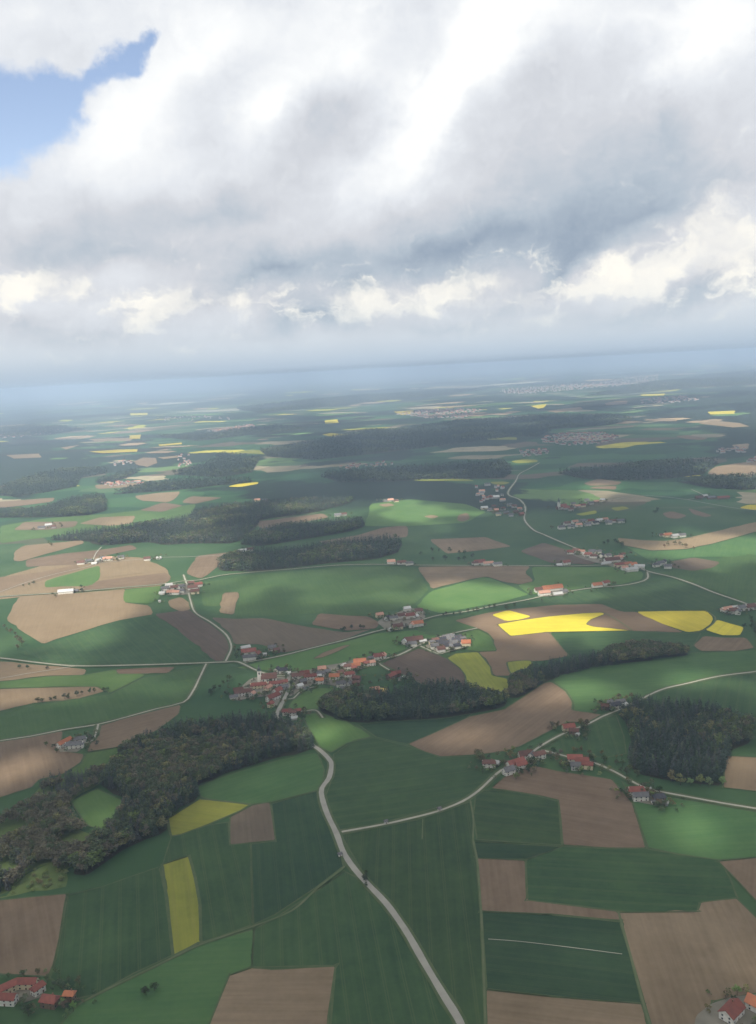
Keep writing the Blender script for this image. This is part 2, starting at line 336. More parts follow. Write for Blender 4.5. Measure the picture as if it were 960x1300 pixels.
# ------------------------------------------------------------------ the parcels: (kind, layer, label, outline in photograph pixels)
W, D_, G, P_, S, SD, T, Y, YG = WHEAT, WHEAT_D, GRASS, PASTURE, SOIL, SOIL_D, TAN, RAPE, RAPE_G
KIND = {W: 'wheat_field', D_: 'wheat_field', G: 'grass_field', P_: 'pasture', S: 'ploughed_field', SD: 'ploughed_field', T: 'ploughed_field', Y: 'rapeseed_field', YG: 'rapeseed_field', SCRUB: 'rough_grassland'}
PARCELS = [
 # ---- nearest rows
 (S, 2, 'brown ploughed field above the courtyard farm', [(-70,1152),(0,1143),(85,1135),(82,1150),(76,1190),(68,1225),(61,1240),(0,1237),(-70,1240)]),
 (W, 2, 'dark green wheat field with drill lanes west of the yellow strip', [(86,1137),(130,1126),(202,1101),(209,1130),(214,1170),(219,1213),(170,1236),(123,1262),(98,1268),(64,1242),(73,1210),(81,1165)]),
 (YG, 3, 'narrow upright yellow green rapeseed strip between two wheat fields', [(206,1098),(240,1087),(248,1115),(254,1150),(255,1196),(220,1214),(216,1180),(212,1140)]),
 (W, 2, 'green wheat field with drill lanes east of the yellow strip', [(218,1062),(265,1048),(290,1044),(292,1073),(318,1071),(319,1110),(321,1174),(256,1197),(255,1150),(249,1115),(241,1086),(207,1097)]),
 (G, 1, 'green meadow below the diagonal farm track', [(100,1275),(125,1263),(220,1217),(256,1199),(322,1180),(320,1227),(291,1238),(262,1310),(60,1320)]),
 (S, 2, 'brown ploughed field cut by the bottom edge beside the main road', [(291,1239),(320,1229),(347,1231),(426,1227),(417,1290),(415,1320),(258,1320)]),
 (D_, 2, 'blue green wheat field between the brown square and the main road', [(345,1021),(408,1003),(412,1025),(427,1058),(436,1100),(400,1128),(350,1161),(322,1174),(319,1072),(350,1068)]),
 (W, 1, 'dark wheat field inside the bend of the main road', [(437,1106),(404,1130),(352,1164),(323,1180),(320,1228),(426,1226),(418,1320),(592,1320),(562,1270),(540,1235),(500,1160),(470,1124)]),
 (YG, 3, 'small olive yellow rapeseed wedge below the wood', [(213,1040),(253,1015),(268,1016),(318,1022),(305,1030),(265,1047),(230,1060),(217,1062)]),
 (G, 2, 'green field in the notch of the wood', [(255,1012),(250,1000),(290,984),(355,965),(403,956),(412,978),(408,1002),(347,1018),(320,1021),(268,1015)]),
 (SD, 3, 'small brown square between green fields', [(292,1038),(320,1023),(343,1019),(350,1067),(320,1070),(292,1073)]),
 (W, 1, 'large dark wheat field east of the main road', [(433,1060),(470,1053),(530,1041),(597,1018),(602,1040),(600,1068),(605,1092),(610,1158),(613,1230),(616,1320),(594,1320),(545,1228),(505,1156),(466,1116)]),
 (W, 2, 'green wheat field enclosed by the two near roads', [(424,958),(450,940),(470,936),(520,948),(560,962),(612,960),(628,981),(612,998),(592,1013),(550,1027),(485,1045),(432,1054),(419,1030),(414,1010),(423,985)]),
 (P_, 2, 'pale striped pasture beside the round wood', [(383,908),(405,905),(440,916),(462,928),(472,936),(440,944),(420,956),(405,947),(398,935)]),
 (D_, 2, 'dark green strip under the long wood', [(455,920),(500,916),(560,913),(600,906),(592,912),(553,931),(517,945),(478,936)]),
 (W, 2, 'dark banded wheat field beside the brown tongue of land', [(605,1004),(640,1004),(683,1011),(709,1018),(713,1073),(660,1070),(606,1066),(601,1035)]),
 (D_, 1, 'wheat strip below the banded field', [(602,1068),(660,1072),(715,1075),(668,1091),(606,1090)]),
 (S, 3, 'brown ploughed field reaching up to the roadside hamlet', [(624,1001),(640,987),(660,978),(680,973),(707,979),(777,990),(803,1020),(813,1052),(820,1077),(773,1077),(715,1073),(712,1040),(709,1016),(683,1010),(640,1003)]),
 (S, 3, 'brown ploughed field shaped like a hook', [(605,1090),(667,1093),(669,1143),(740,1152),(786,1158),(788,1169),(700,1161),(611,1157)]),
 (W, 2, 'broad green wheat field between the brown parcels', [(668,1092),(715,1075),(775,1078),(821,1078),(860,1085),(913,1092),(927,1115),(936,1140),(889,1146),(885,1157),(800,1159),(740,1151),(670,1143)]),
 (G, 1, 'broad grass field below the valley lane', [(790,992),(830,1010),(873,1016),(960,1031),(1010,1040),(1010,1085),(912,1092),(860,1084),(823,1076),(814,1052),(804,1020)]),
 (S, 3, 'large brown ploughed field above the concrete yard', [(786,1159),(885,1158),(890,1146),(935,1141),(962,1167),(1010,1200),(1010,1262),(960,1262),(905,1272),(880,1320),(832,1320),(805,1228)]),
 (D_, 3, 'darkest green field crossed by one pale line', [(612,1158),(700,1162),(787,1171),(800,1213),(815,1274),(760,1271),(700,1265),(618,1256),(614,1200)]),
 (S, 3, 'brown strip below the darkest green field', [(617,1257),(700,1266),(815,1275),(828,1320),(617,1320)]),
 (S, 3, 'brown wedge beside the sunny grass', [(912,1094),(1010,1085),(1010,1190),(958,1142),(930,1112)]),
 (T, 3, 'tan field beside the dark square wood', [(922,960),(960,962),(1010,962),(1010,1012),(960,1005),(918,1000)]),
 # ---- middle distance, west
 (G, 2, 'green field along the lane above the two farm fields', [(-60,912),(0,905),(45,896),(140,882),(180,862),(262,845),(252,864),(240,886),(228,893),(160,910),(80,926),(0,940),(-60,950)]),
 (T, 2, 'tan field above the valley hedge', [(-60,878),(0,875),(67,873),(123,872),(133,878),(100,887),(43,893),(0,903),(-60,912)]),
 (P_, 2, 'light green strip below the cross road', [(-60,868),(0,866),(60,859),(108,857),(147,850),(185,857),(140,880),(123,872),(67,872),(0,874)]),
 (T, 2, 'pale dry ground beside the cross road', [(-60,840),(0,840),(90,848),(110,850),(107,857),(60,858),(0,865),(-60,868)]),
 (S, 3, 'thin brown strip under the cross road', [(147,850),(223,847),(213,855),(150,856)]),
 (S, 3, 'brown field beside the farm drive', [(127,922),(160,912),(230,895),(227,907),(200,927),(160,947),(110,955),(115,944),(122,935)]),
 (S, 3, 'brown field around the lone courtyard', [(-60,950),(0,942),(80,928),(78,944),(75,953),(107,958),(103,968),(80,983),(50,990),(40,1000),(0,1013),(-60,1030)]),
 (P_, 1, 'small meadow below the lone courtyard', [(110,956),(160,948),(157,953),(140,978),(100,987),(82,997),(82,984),(104,969)]),
 (P_, 3, 'sunny clearing inside the wood', [(90,1018),(123,1002),(158,1018),(151,1036),(133,1055),(110,1048)]),
 (T, 2, 'large tan field above the triangular green field', [(24,758),(100,753),(160,748),(157,765),(190,769),(195,780),(150,788),(110,800),(70,812),(55,818),(30,803),(8,787)]),
 (W, 3, 'triangular green field with a dark half', [(57,820),(110,801),(150,788),(195,783),(220,800),(250,822),(273,841),(225,843),(167,844),(97,845),(60,842),(22,829)]),
 (SD, 2, 'brown field inside the curve of the side road', [(196,780),(240,774),(248,781),(267,793),(284,806),(290,815),(292,824),(286,838),(276,841),(240,812),(218,794)]),
 (T, 3, 'small tan patch by the farm hamlet', [(213,763),(230,758),(241,766),(245,773),(230,777),(216,771)]),
 (P_, 3, 'bright green patch west of the farm hamlet', [(158,749),(205,744),(203,760),(190,767),(157,765)]),
 (S, 3, 'small upright tan parcel in the green', [(278,778),(283,753),(304,752),(297,781)]),
 (G, 2, 'wide green field below the ridge road', [(256,740),(320,730),(370,726),(430,721),(500,719),(528,721),(545,748),(526,768),(500,774),(478,778),(440,783),(403,779),(300,784),(298,780),(305,752),(284,752),(280,770),(258,770)]),
 (SD, 2, 'long brown field north of the valley road', [(268,784),(300,786),(335,785),(395,797),(440,803),(472,799),(437,812),(395,822),(360,829),(330,818),(297,818),(293,805)]),
 (S, 3, 'brown parcel tapering towards the hamlet', [(405,779),(440,782),(468,783),(482,791),(478,798),(440,801),(395,793)]),
 (T, 3, 'thin tan strip in the valley', [(397,837),(410,829),(436,820),(446,819),(430,827),(410,835)]),
 (P_, 1, 'valley meadow between the two roads', [(300,848),(360,832),(437,815),(478,804),(530,800),(560,808),(533,818),(488,834),(440,846),(400,852),(350,852)]),
 (G, 1, 'green slope between valley road and estate lane', [(530,797),(548,786),(600,780),(578,788),(604,797),(573,804),(556,808),(533,803)]),
 (P_, 2, 'round meadow inside the curved village path', [(372,889),(382,880),(402,874),(432,874),(425,886),(404,902),(380,902),(366,898)]),
 (T, 3, 'square tan field below the hamlet lane', [(128,714),(183,709),(185,727),(128,735)]),
 (T, 2, 'tan field along the white lane', [(-40,738),(0,733),(55,726),(97,717),(104,723),(50,738),(0,752),(-40,758)]),
 (P_, 2, 'green slip beside the square tan field', [(57,738),(95,727),(127,718),(127,735),(115,744),(57,746)]),
 (T, 2, 'bent tan strip by a small copse', [(18,701),(30,693),(60,690),(105,686),(107,690),(60,703),(26,713),(17,712)]),
 (S, 2, 'pinkish fallow field below the long woods', [(33,711),(80,703),(130,698),(167,692),(175,697),(117,709),(97,717),(33,720)]),
 (S, 2, 'tan strip under the road to the farm hamlet', [(128,737),(160,733),(212,727),(218,735),(205,742),(150,746),(100,750),(110,744)]),
 (S, 2, 'pale fallow by the hilltop farm', [(17,673),(30,663),(100,662),(95,669),(60,673)]),
 (T, 2, 'fallow strip with a sunny end', [(100,665),(127,657),(173,655),(167,665),(140,668)]),
 (T, 2, 'sunlit tan field behind the hill wood', [(170,630),(200,626),(230,624),(222,634),(213,638),(180,636)]),
 (S, 2, 'reddish field beside the sunlit tan field', [(230,638),(243,630),(283,632),(247,640)]),
 (T, 2, 'sunlit strip in front of the big wood', [(177,648),(207,638),(233,642),(207,650)]),
 (S, 2, 'brown strip between the two long woods', [(403,688),(453,680),(487,670),(517,667),(518,682),(500,683),(430,693)]),
 (S, 2, 'brown clearing in the long wood', [(327,662),(380,656),(410,652),(418,657),(360,668),(330,672)]),
 (S, 2, 'brown field above the ridge road', [(545,685),(617,682),(650,694),(600,700),(567,703)]),
 (S, 2, 'brown field narrowing along the ridge road', [(530,720),(600,719),(640,719),(674,719),(666,727),(678,738),(660,742),(640,739),(618,732),(600,735),(548,748),(540,735)]),
 (P_, 2, 'lit green wedge below the brown ridge field', [(547,751),(612,733),(622,734),(650,745),(672,755),(640,764),(600,771),(560,779),(528,771)]),
 (T, 1, 'broad fallow slope around the western lane hamlet', [(-40,742),(0,734),(60,716),(110,704),(180,708),(212,722),(218,735),(205,744),(100,752),(0,761),(-40,765)]),
 (S, 1, 'fallow ground north of the ridge road', [(250,706),(300,700),(276,720),(255,735),(236,728)]),
 (P_, 1, 'pale pasture between the hill wood and the hilltop farm', [(0,668),(60,658),(140,652),(250,640),(240,656),(165,668),(60,682),(0,690)]),
 # ---- middle distance, east
 (T, 2, 'bare tan slope around the yellow fields', [(577,788),(620,778),(647,774),(707,768),(763,767),(790,777),(808,777),(836,790),(868,803),(800,801),(698,803),(722,833),(690,839),(648,840),(648,858),(627,858),(623,845),(607,828),(632,827),(622,805),(605,797)]),
 (Y, 3, 'bright yellow rapeseed wedge above the long yellow field', [(624,781),(645,775),(660,779),(675,783),(660,787),(643,789)]),
 (Y, 3, 'long bright yellow rapeseed field with a ragged east end', [(631,793),(660,788),(697,783),(740,779),(764,778),(768,780),(750,787),(744,793),(754,796),(776,798),(801,801),(740,802),(693,803),(648,808)]),
 (Y, 3, 'yellow rapeseed field with a rounded east end', [(808,777),(850,776),(897,776),(906,785),(902,793),(890,801),(873,803),(840,792)]),
 (Y, 3, 'small yellow rapeseed field beyond the curved track', [(895,800),(910,787),(945,797),(940,807),(917,807)]),
 (YG, 3, 'greenish yellow rapeseed field below the new estate', [(567,836),(578,830),(607,828),(623,847),(625,858),(645,862),(647,875),(642,883),(620,882),(603,877),(592,872),(591,858),(583,848)]),
 (YG, 3, 'tiny greenish rapeseed patch by the wood strip', [(643,841),(660,839),(675,839),(676,847),(660,851),(648,856)]),
 (SD, 2, 'dark brown field below the estate lane', [(533,823),(557,832),(568,837),(584,849),(591,858),(592,873),(560,873),(535,869),(518,860),(500,850),(483,843),(507,833)]),
 (P_, 2, 'green wedge east of the new estate', [(585,804),(606,799),(622,808),(631,826),(607,827),(592,825),(598,818)]),
 (W, 2, 'green field under the yellow fields', [(699,804),(760,802),(800,802),(868,804),(890,804),(880,820),(860,830),(760,836),(723,833)]),
 (S, 3, 'brown parcel below the small yellow field', [(880,820),(893,808),(920,810),(947,810),(958,823),(933,827),(890,827)]),
 (W, 2, 'large dark green field along the curved road', [(668,765),(700,758),(750,750),(787,747),(822,738),(853,735),(880,744),(925,762),(948,771),(930,780),(897,775),(850,775),(810,776),(787,775),(763,766),(707,767)]),
 (P_, 2, 'lit green field between ridge road and poplar road', [(673,755),(657,743),(680,738),(676,727),(676,720),(723,720),(783,720),(800,721),(817,727),(815,736),(787,742),(750,745),(700,753)]),
 (G, 1, 'green slope east of the main village road', [(832,727),(858,732),(907,750),(948,765),(1000,785),(1000,700),(920,706),(890,722)]),
 (G, 2, 'wide green field above the east road', [(724,836),(760,837),(860,831),(880,829),(960,826),(1010,828),(1010,845),(960,851),(913,857),(873,866),(840,874),(808,888),(775,893),(752,905),(729,904),(729,892),(720,877),(702,865)]),
 (W, 2, 'green field between the east road and the square wood', [(813,891),(840,878),(873,870),(913,861),(960,855),(1010,848),(1010,925),(957,918),(935,907),(893,897),(853,894)]),
 (W, 2, 'green field wedged between two hamlet roads', [(692,951),(715,935),(752,919),(764,913),(782,908),(792,935),(795,957),(770,962),(720,958)]),
 (S, 3, 'big brown ploughed field above the roadside hamlet', [(518,945),(553,930),(597,910),(640,901),(660,888),(690,868),(700,866),(718,878),(727,892),(726,902),(766,908),(748,917),(720,917),(695,930),(660,948),(640,954),(612,958),(560,961),(540,955)]),
 (T, 2, 'tan ribbon field sweeping past the yellow barn', [(783,683),(815,686),(845,687),(873,683),(917,673),(960,663),(1010,655),(1010,668),(960,675),(917,687),(873,697),(827,699),(790,692)]),
 (G, 1, 'green field below the tan ribbon', [(795,694),(827,700),(873,698),(917,688),(960,676),(1010,669),(1010,705),(915,707),(880,707),(850,712),(826,712)]),
 (SD, 2, 'purple brown field east of the road fork', [(853,721),(851,713),(880,708),(915,714),(905,721),(880,725)]),
 (SD, 2, 'dark brown field west of the road village', [(660,700),(690,689),(715,697),(767,711),(750,717),(700,715)]),
 (S, 2, 'brown square in the eastern green', [(840,652),(853,649),(873,655),(862,659),(848,658)]),
 (S, 2, 'brown slip beside the eastern road', [(873,645),(890,650),(905,655),(895,657),(880,653)]),
 (YG, 2, 'yellow strip below the church village', [(730,653),(757,648),(758,652),(740,655)]),
 (YG, 2, 'yellow strip east of the church village', [(775,645),(793,643),(800,646),(782,649)]),
 (Y, 2, 'yellow rapeseed field by the eastern edge', [(938,645),(950,641),(985,641),(985,650),(960,648)]),
 (T, 2, 'sunlit pale field before the long dark wood', [(897,602),(907,593),(930,589),(985,582),(985,606),(940,606),(917,606)]),
 (T, 2, 'small glowing tan field', [(747,620),(756,618),(783,617),(782,622),(765,621)]),
 (S, 2, 'dull fallow above the glowing tan field', [(740,614),(760,608),(790,612),(784,616),(750,617)]),
 (P_, 2, 'sunny meadow with a farmhouse', [(470,640),(520,634),(590,640),(618,650),(590,664),(520,668),(462,668),(468,654)]),
 (T, 3, 'little tan plot in the sunny meadow', [(480,641),(495,639),(502,642),(488,644)]),
 (T, 3, 'pale mown plot in the sunny meadow', [(537,656),(548,654),(558,656),(550,659)]),
 (S, 3, 'brown plot in the sunny meadow', [(582,654),(594,651),(597,659),(588,663),(580,661)]),
 # ---- far slivers
 (Y, 2, 'thin yellow field in the hazy northwest', [(113,573.5),(150,571),(175,570.5),(174,573.5),(130,575.5)]),
 (Y, 2, 'small yellow field beyond the thin one', [(164,553),(179,552),(178,557),(165,557.5)]),
 (Y, 2, 'far yellow line in the blue haze', [(165,525),(187,524.5),(187,527),(166,527.5)]),
 (Y, 2, 'thin slanting yellow field', [(201,564.5),(231,562),(231,564),(203,566.5)]),
 (YG, 2, 'olive yellow field on the wood edge', [(288,577.5),(300,574),(320,571),(357,573),(354,579),(330,576.5),(310,575.5)]),
 (Y, 2, 'narrow yellow field in front of the big wood', [(289,618),(300,615),(328,612),(328,614.5),(305,618.5)]),
 (Y, 2, 'bright yellow spot above the wooded hill', [(413,534),(428,532.5),(430,537),(413,538)]),
 (Y, 2, 'bright yellow spot on the wood crest', [(409,552),(420,550),(434,551),(420,554.5)]),
 (Y, 2, 'yellow fields beside the reddish town', [(500,523),(525,521),(524,526),(510,527)]),
 (YG, 2, 'pale yellow strip behind the wooded hill', [(577,553),(613,552.5),(600,556.5),(583,556)]),
 (YG, 2, 'pale yellow strip next to another', [(615,556),(640,555.5),(656,555.5),(656,558.5),(620,558.5)]),
 (YG, 2, 'long thin pale yellow field before the dark wood', [(520,610),(553,607.5),(593,608.5),(604,611),(570,610.7),(540,611)]),
 (YG, 2, 'short pale yellow field by the winding road', [(622,612),(640,611.5),(648,613),(640,615.5),(626,615)]),
 (YG, 2, 'oval pale yellow field near the winding road', [(648,586),(665,583),(683,584),(682,587),(657,588.5)]),
 (Y, 2, 'yellow patch below the large town', [(674,515.5),(695,513),(690,518),(683,519)]),
 (T, 2, 'long tan strip below the large town', [(693,522),(715,519),(737,517),(740,519.5),(707,524)]),
 (T, 2, 'tan lens below the large town', [(768,512),(783,509.5),(797,509),(796,513),(770,515)]),
 (Y, 2, 'thin yellow line below the town wood', [(813,501),(845,500),(843,502.5),(815,503)]),
 (Y, 2, 'bright yellow bar in the eastern haze', [(899,523),(933,521.5),(933,525.5),(902,526.5)]),
 (T, 2, 'pale stripe under the bright yellow bar', [(887,538),(905,534),(940,537.5),(952,541.5),(930,543),(905,540)]),
 (T, 2, 'pale pasture west of the yellow bar', [(817,532),(857,532.5),(860,535),(830,535)]),
 (T, 2, 'ochre strip in the eastern haze', [(857,554),(873,552.5),(900,557),(890,559),(870,557.5)]),
 (T, 2, 'ochre patch in the eastern haze', [(928,565),(952,563),(950,571),(936,570)]),
 (T, 2, 'pale field at the western edge', [(8,578),(50,576),(53,581),(18,582.5)]),
 (T, 2, 'pale strip above the thin yellow field', [(113,558),(143,556.5),(170,556),(165,560),(120,560.5)]),
 (T, 2, 'straw coloured field on the western slope', [(170,586),(182,581),(198,581.5),(200,588),(187,593),(176,591)]),
 (T, 2, 'pale strip on the western slope', [(200,581),(230,578),(226,581),(208,583)]),
 (T, 2, 'pale strip by the western farms', [(120,616),(157,613),(182,614),(173,618.5),(123,621)]),
 (T, 2, 'pale field before the western wood', [(-20,619),(0,617),(33,613),(20,620),(-20,623)]),
 (T, 2, 'pale sliver in the west', [(77,568.5),(102,565),(84,571)]),
 (T, 2, 'straw sliver near the slanting yellow field', [(225,555),(248,551.5),(240,556)]),
 (T, 2, 'pale strip below the reddish west village', [(263,545.5),(320,539.5),(312,545),(280,547)]),
 (T, 2, 'fallow behind the hill wood', [(-20,640),(0,637),(70,632),(67,637),(20,643),(-20,647)]),
]
LANES = [('of the yellow strip', ((224,1090),(237,1208))), ('upright yellow green', ((224,1090),(237,1208))), ('brown square and the main', ((330,1075),(336,1165))), ('inside the bend', ((440,1115),(470,1300))), ('east of the main road', ((540,1060),(548,1200))),
 ('between the brown parcels', ((670,1100),(900,1112))), ('dark banded', ((606,1020),(708,1032))), ('darkest green', ((620,1200),(790,1219))), ('enclosed by the two', ((420,1000),(600,975))), ('striped pasture', ((400,910),(430,950)))]
for kind, layer, label, poly in PARCELS:
    D = dist(*at(*poly[0]))
    axis = next((a for k, a in LANES if k in label), None)
    o = drape(KIND[kind], poly, kind, layer, ragged=min(3., .3+D/1700), k=1 if D < 5000 else 0, axis=axis)
    tag(o, label, None, None, 'structure')
    if D < 1500:
        ring = trim_corners(list(poly), 2.5); ring = ring+[ring[0], ring[1]]
        tag(strip('field_margin', ring, 1.5 if kind not in (RAPE_G,) else 2.6, MARGIN, layer+.5), 'grassy margin of the '+label, None, None, 'structure')

# thin pale fields and clearings of the far plain
r2 = random.Random(5)
for i in range(190):
    px = r2.uniform(-10, 970); q = r2.random()**1.3; py = 496-px*.0542+4+q*88
    w, h = r2.uniform(8, 34)*(.6+.5*q), r2.uniform(.5, 1.2)*(.5+1.3*q); m, c_ = r2.choice(((T, (1.9, 1.9, 1.8)), (T, (1.5, 1.5, 1.5)), (T, (1.1, 1.15, 1.2)), (P_, (1.3, 1.4, 1.3)), (P_, (.9, 1., .9)), (FLOOR, (.5, .6, .6)), (FLOOR, (.5, .6, .6)), (YG, (1.6, 1.5, 1.))))
    if m is FLOOR: w *= 2.2; h *= 1.2
    sl = -.054+r2.uniform(-.02, .02)
    poly = [(px-w, py-w*sl), (px-w*.3, py-h-w*.3*sl), (px+w*.6, py-h*.8+w*.6*sl), (px+w, py+w*sl), (px+w*.3, py+h+w*.3*sl), (px-w*.6, py+h*.7-w*.6*sl)]
    o = drape('distant_heath' if m is FLOOR else 'distant_field', poly, m, 1, k=0, color=c_)
    tag(o, ('dark wooded belt' if m is FLOOR else 'thin hazy field')+' on the far plain', None, 'thin fields of the far plain', 'structure')

# ------------------------------------------------------------------ roads, lanes, tracks
ROADS = [
 ('road', 'main country road sweeping between the nearest fields', ROAD, 5, 5.5, [(351,910),(375,930),(396,946),(405,952),(413,959),(419,966),(421,972),(418,988),(409,1001),(409,1013),(416,1035),(427,1058),(435,1080),(445,1097),(457,1112),(467,1123),(490,1147),(507,1170),(520,1190),(537,1220),(550,1242),(567,1270),(582,1294),(596,1325)]),
 ('lane', 'pale lane from the main road to the roadside hamlet', LANE, 4, 4.6, [(428,1058),(437,1056),(460,1052),(490,1046.5),(527,1038),(557,1030),(587,1018),(607,1005),(620,993),(637,978),(660,968),(683,950),(713,933),(750,918),(763,911),(787,901),(810,890),(840,876),(873,868),(913,859),(960,853),(1020,845)]),
 ('lane', 'valley lane from the hamlet past the square wood', LANE, 4, 4.6, [(687,953),(698,955),(720,961),(740,966),(755,969),(780,980),(807,995),(827,1003),(873,1012),(917,1020),(960,1027),(1020,1037)]),
 ('road', 'cross road into the church village', LANE, 5, 5.2, [(-60,832),(0,836),(50,842),(97,846),(167,845),(233,843),(287,841),(303,841),(322,850),(335,855),(347,858),(367,858),(400,858),(425,853),(450,847),(473,842),(488,837),(507,832),(523,824),(533,819),(550,812),(573,805),(606,798)]),
 ('lane', 'farm lane dropping from the cross road', LANE, 4, 4.2, [(262,843),(253,862),(245,878),(233,892),(200,900),(160,911),(125,920),(80,927),(40,935),(0,941),(-60,952)]),
 ('farm_drive', 'short drive to the lone courtyard', LANE, 5, 4., [(125,920),(122,932),(117,941),(107,944)]),
 ('lane', 'winding lane from cross road to the farm hamlet', LANE, 4, 4.6, [(286,841),(290,833),(294,822),(290,810),(283,802),(267,790),(248,778),(242,763),(237,742),(233,730)]),
 ('road', 'ridge road along the wide green field', LANE, 5, 4.6, [(-40,761),(0,758),(77,753),(150,747),(207,742),(233,738),(253,737),(280,731),(320,727),(370,723),(430,718),(487,717),(533,718),(640,718.5),(723,719),(783,718),(817,724)]),
 ('road', 'main road of the eastern road village', LANE, 5, 6.2, [(685,588),(673,595),(660,602),(655,611),(645,627),(660,635),(667,645),(666,660),(677,673),(690,679),(713,689),(740,700),(773,712),(800,717),(823,726),(853,733),(880,742),(907,753),(950,768),(1000,790)]),
 ('road', 'tree lined valley road', LANE, 4, 5., [(822,727),(822,735),(810,740),(787,744),(750,747),(700,755),(668,762),(630,769),(590,777),(560,781),(547,784),(515,793),(477,802),(437,813),(397,823),(357,833),(320,840),(303,842)]),
 ('lane', 'loop street of the new estate', LANE, 6, 4.5, [(534,821),(545,826),(557,831),(565,829),(578,825),(590,822),(596,816)]),
 ('farm_drive', 'path to the barn at the brown field', LANE, 5, 3.5, [(480,841),(484,845),(496,852)]),
 ('road', 'village street running south to the wood', ROAD, 6, 5.6, [(367,858),(366,868),(366,877),(360,890),(355,900),(351,910)]),
 ('lane', 'curved path round the village meadow', LANE, 5, 3.6, [(365,888),(373,887),(380,880),(390,875),(402,872)]),
 ('lane', 'path from the village street to the pasture', LANE, 5, 3.6, [(357,902),(365,903),(380,904),(397,902),(404,904),(410,912)]),
 ('lane', 'white lane of the western hamlet', LANE, 4, 4.2, [(-40,765),(0,752),(33,740),(67,730),(110,720),(128,715),(160,712),(187,710),(207,708),(247,707),(300,704)]),
 ('lane', 'lane climbing from the western hamlet', LANE, 5, 4.2, [(118,713),(122,703),(129,695)]),
 ('track', 'pale field track west of the cross road', LANE, 5, 3., [(-40,866),(0,862),(33,856),(60,852),(97,846)]),
 ('lane', 'far lane to the red roofed estate farm', LANE, 4, 5., [(740,641),(767,637),(807,630),(840,631),(873,635),(930,645),(985,650)]),
 ('lane', 'short lane beside the estate farm', LANE, 5, 4.5, [(873,635),(893,630),(878,622)]),
 ('track', 'grassy diagonal track across the near fields', TRACK, 4, 3.2, [(100,1276),(123,1263),(220,1216),(257,1199),(320,1177),(360,1162),(380,1150),(403,1128),(433,1105),(437,1100)]),
 ('track', 'faint track along the brown hook field', TRACK, 4, 2.6, [(597,1016),(601,1040),(601,1068),(606,1092),(611,1158),(614,1230),(617,1320)]),
 ('track', 'thin grass baulk beside the large brown field', TRACK, 5, 2.6, [(785,1158),(803,1222),(818,1278),(832,1320)]),
 ('track', 'pale line across the darkest field', LANE, 5, 1.1, [(620,1193),(660,1196),(720,1203),(790,1212)]),
 ('track', 'dirt line through the bare tan slope', TRACK, 5, 3.5, [(768,779),(784,788),(803,801)]),
 ('track', 'dark track round the yellow field', TRACK, 5, 4., [(895,775),(908,784),(906,792),(893,801),(880,804)]),
 ('track', 'grassy baulk in the green field by the lane', TRACK, 4, 1.6, [(537,1040),(536,1066)]),
]
for name, label, m, layer, w, px in ROADS:
    tag(strip(name, px, w if m is ROAD else w*.66, m, layer), label, None, None, 'structure')
    if m is not TRACK and dist(*at(*px[len(px)//2])) < 2200 and w > 3: tag(strip('grass_verge', px, w+5, MARGIN, layer-.6), 'grass verge along the '+label, None, None, 'structure')
YARDS = [
 ('farmyard', 'paved court of the courtyard farm', [(-10,1262),(14,1252),(50,1254),(54,1266),(30,1274),(-10,1276)]),
 ('concrete_yard', 'pale concrete yard at the bottom corner', [(884,1290),(903,1275),(930,1266),(960,1263),(1010,1262),(1010,1320),(878,1320)]),
 ('farmyard', 'yard of the lone courtyard farm', [(74,955),(80,943),(100,940),(107,945),(100,955)]),
 ('farmyard', 'yard of the roadside hamlet', [(640,984),(650,972),(684,960),(688,965),(672,972),(655,984)]),
 ('farmyard', 'yard of the farm by the valley lane', [(723,962),(750,968),(750,978),(728,977)]),
 ('farmyard', 'yard of the farm below the square wood', [(798,1008),(822,1000),(848,1018),(836,1024),(806,1018)]),
 ('village_ground', 'garden plots of the church village', [(292,886),(318,862),(350,856),(400,850),(450,838),(490,832),(480,844),(452,852),(448,872),(430,872),(400,868),(380,880),(365,886),(350,898),(340,884),(300,890)]),
 ('village_ground', 'garden plots of the new estate', [(536,822),(558,811),(585,806),(599,819),(590,821),(558,830)]),
 ('village_ground', 'garden plots of the valley hamlet', [(478,790),(500,780),(520,772),(540,776),(540,786),(505,800),(490,800)]),
 ('village_ground', 'garden plots of the road village', [(718,702),(732,698),(770,704),(800,714),(818,722),(800,726),(770,718),(740,710)]),
 ('farmyard', 'yard of the red barn farm', [(680,752),(693,745),(722,748),(718,756),(690,758)]),
 ('farmyard', 'yard of the white farm hamlet', [(204,752),(215,742),(252,740),(254,752),(230,756)]),
]
for name, label, poly in YARDS:
    tag(drape(name, poly, YARD, 4, ragged=1.5), label, None, None, 'structure')
# ------------------------------------------------------------------ foliage
def leaf_mat(name, c):
    m, nt, b = new_mat(name)
    at_ = nd(nt, 'ShaderNodeAttribute', attribute_name='tint'); oi = nd(nt, 'ShaderNodeObjectInfo')
    g = nd(nt, 'ShaderNodeNewGeometry')
    n = nd(nt, 'ShaderNodeTexNoise', i_Scale=.25, i_Detail=3.); nt.links.new(g.outputs['Position'], n.inputs['Vector'])
    cc = mixc(nt, 1., c, at_.outputs['Color'], 'MULTIPLY')
    cc = mixc(nt, mth(nt, 'MULTIPLY', mrange(nt, n.outputs[0], .35, .7), .35), cc, tuple(x*1.5 for x in c))
    cc = mixc(nt, 1., cc, oi.outputs['Color'], 'MULTIPLY')
    nt.links.new(cc, b.inputs['Base Color']); b.inputs['Roughness'].default_value = .8
    return m
LEAF = leaf_mat('foliage', (.085, .108, .058)); NEEDLE = leaf_mat('conifer_needles', (.046, .068, .052))
BARK = plain_mat('bark', (.09, .07, .05), None, .8)

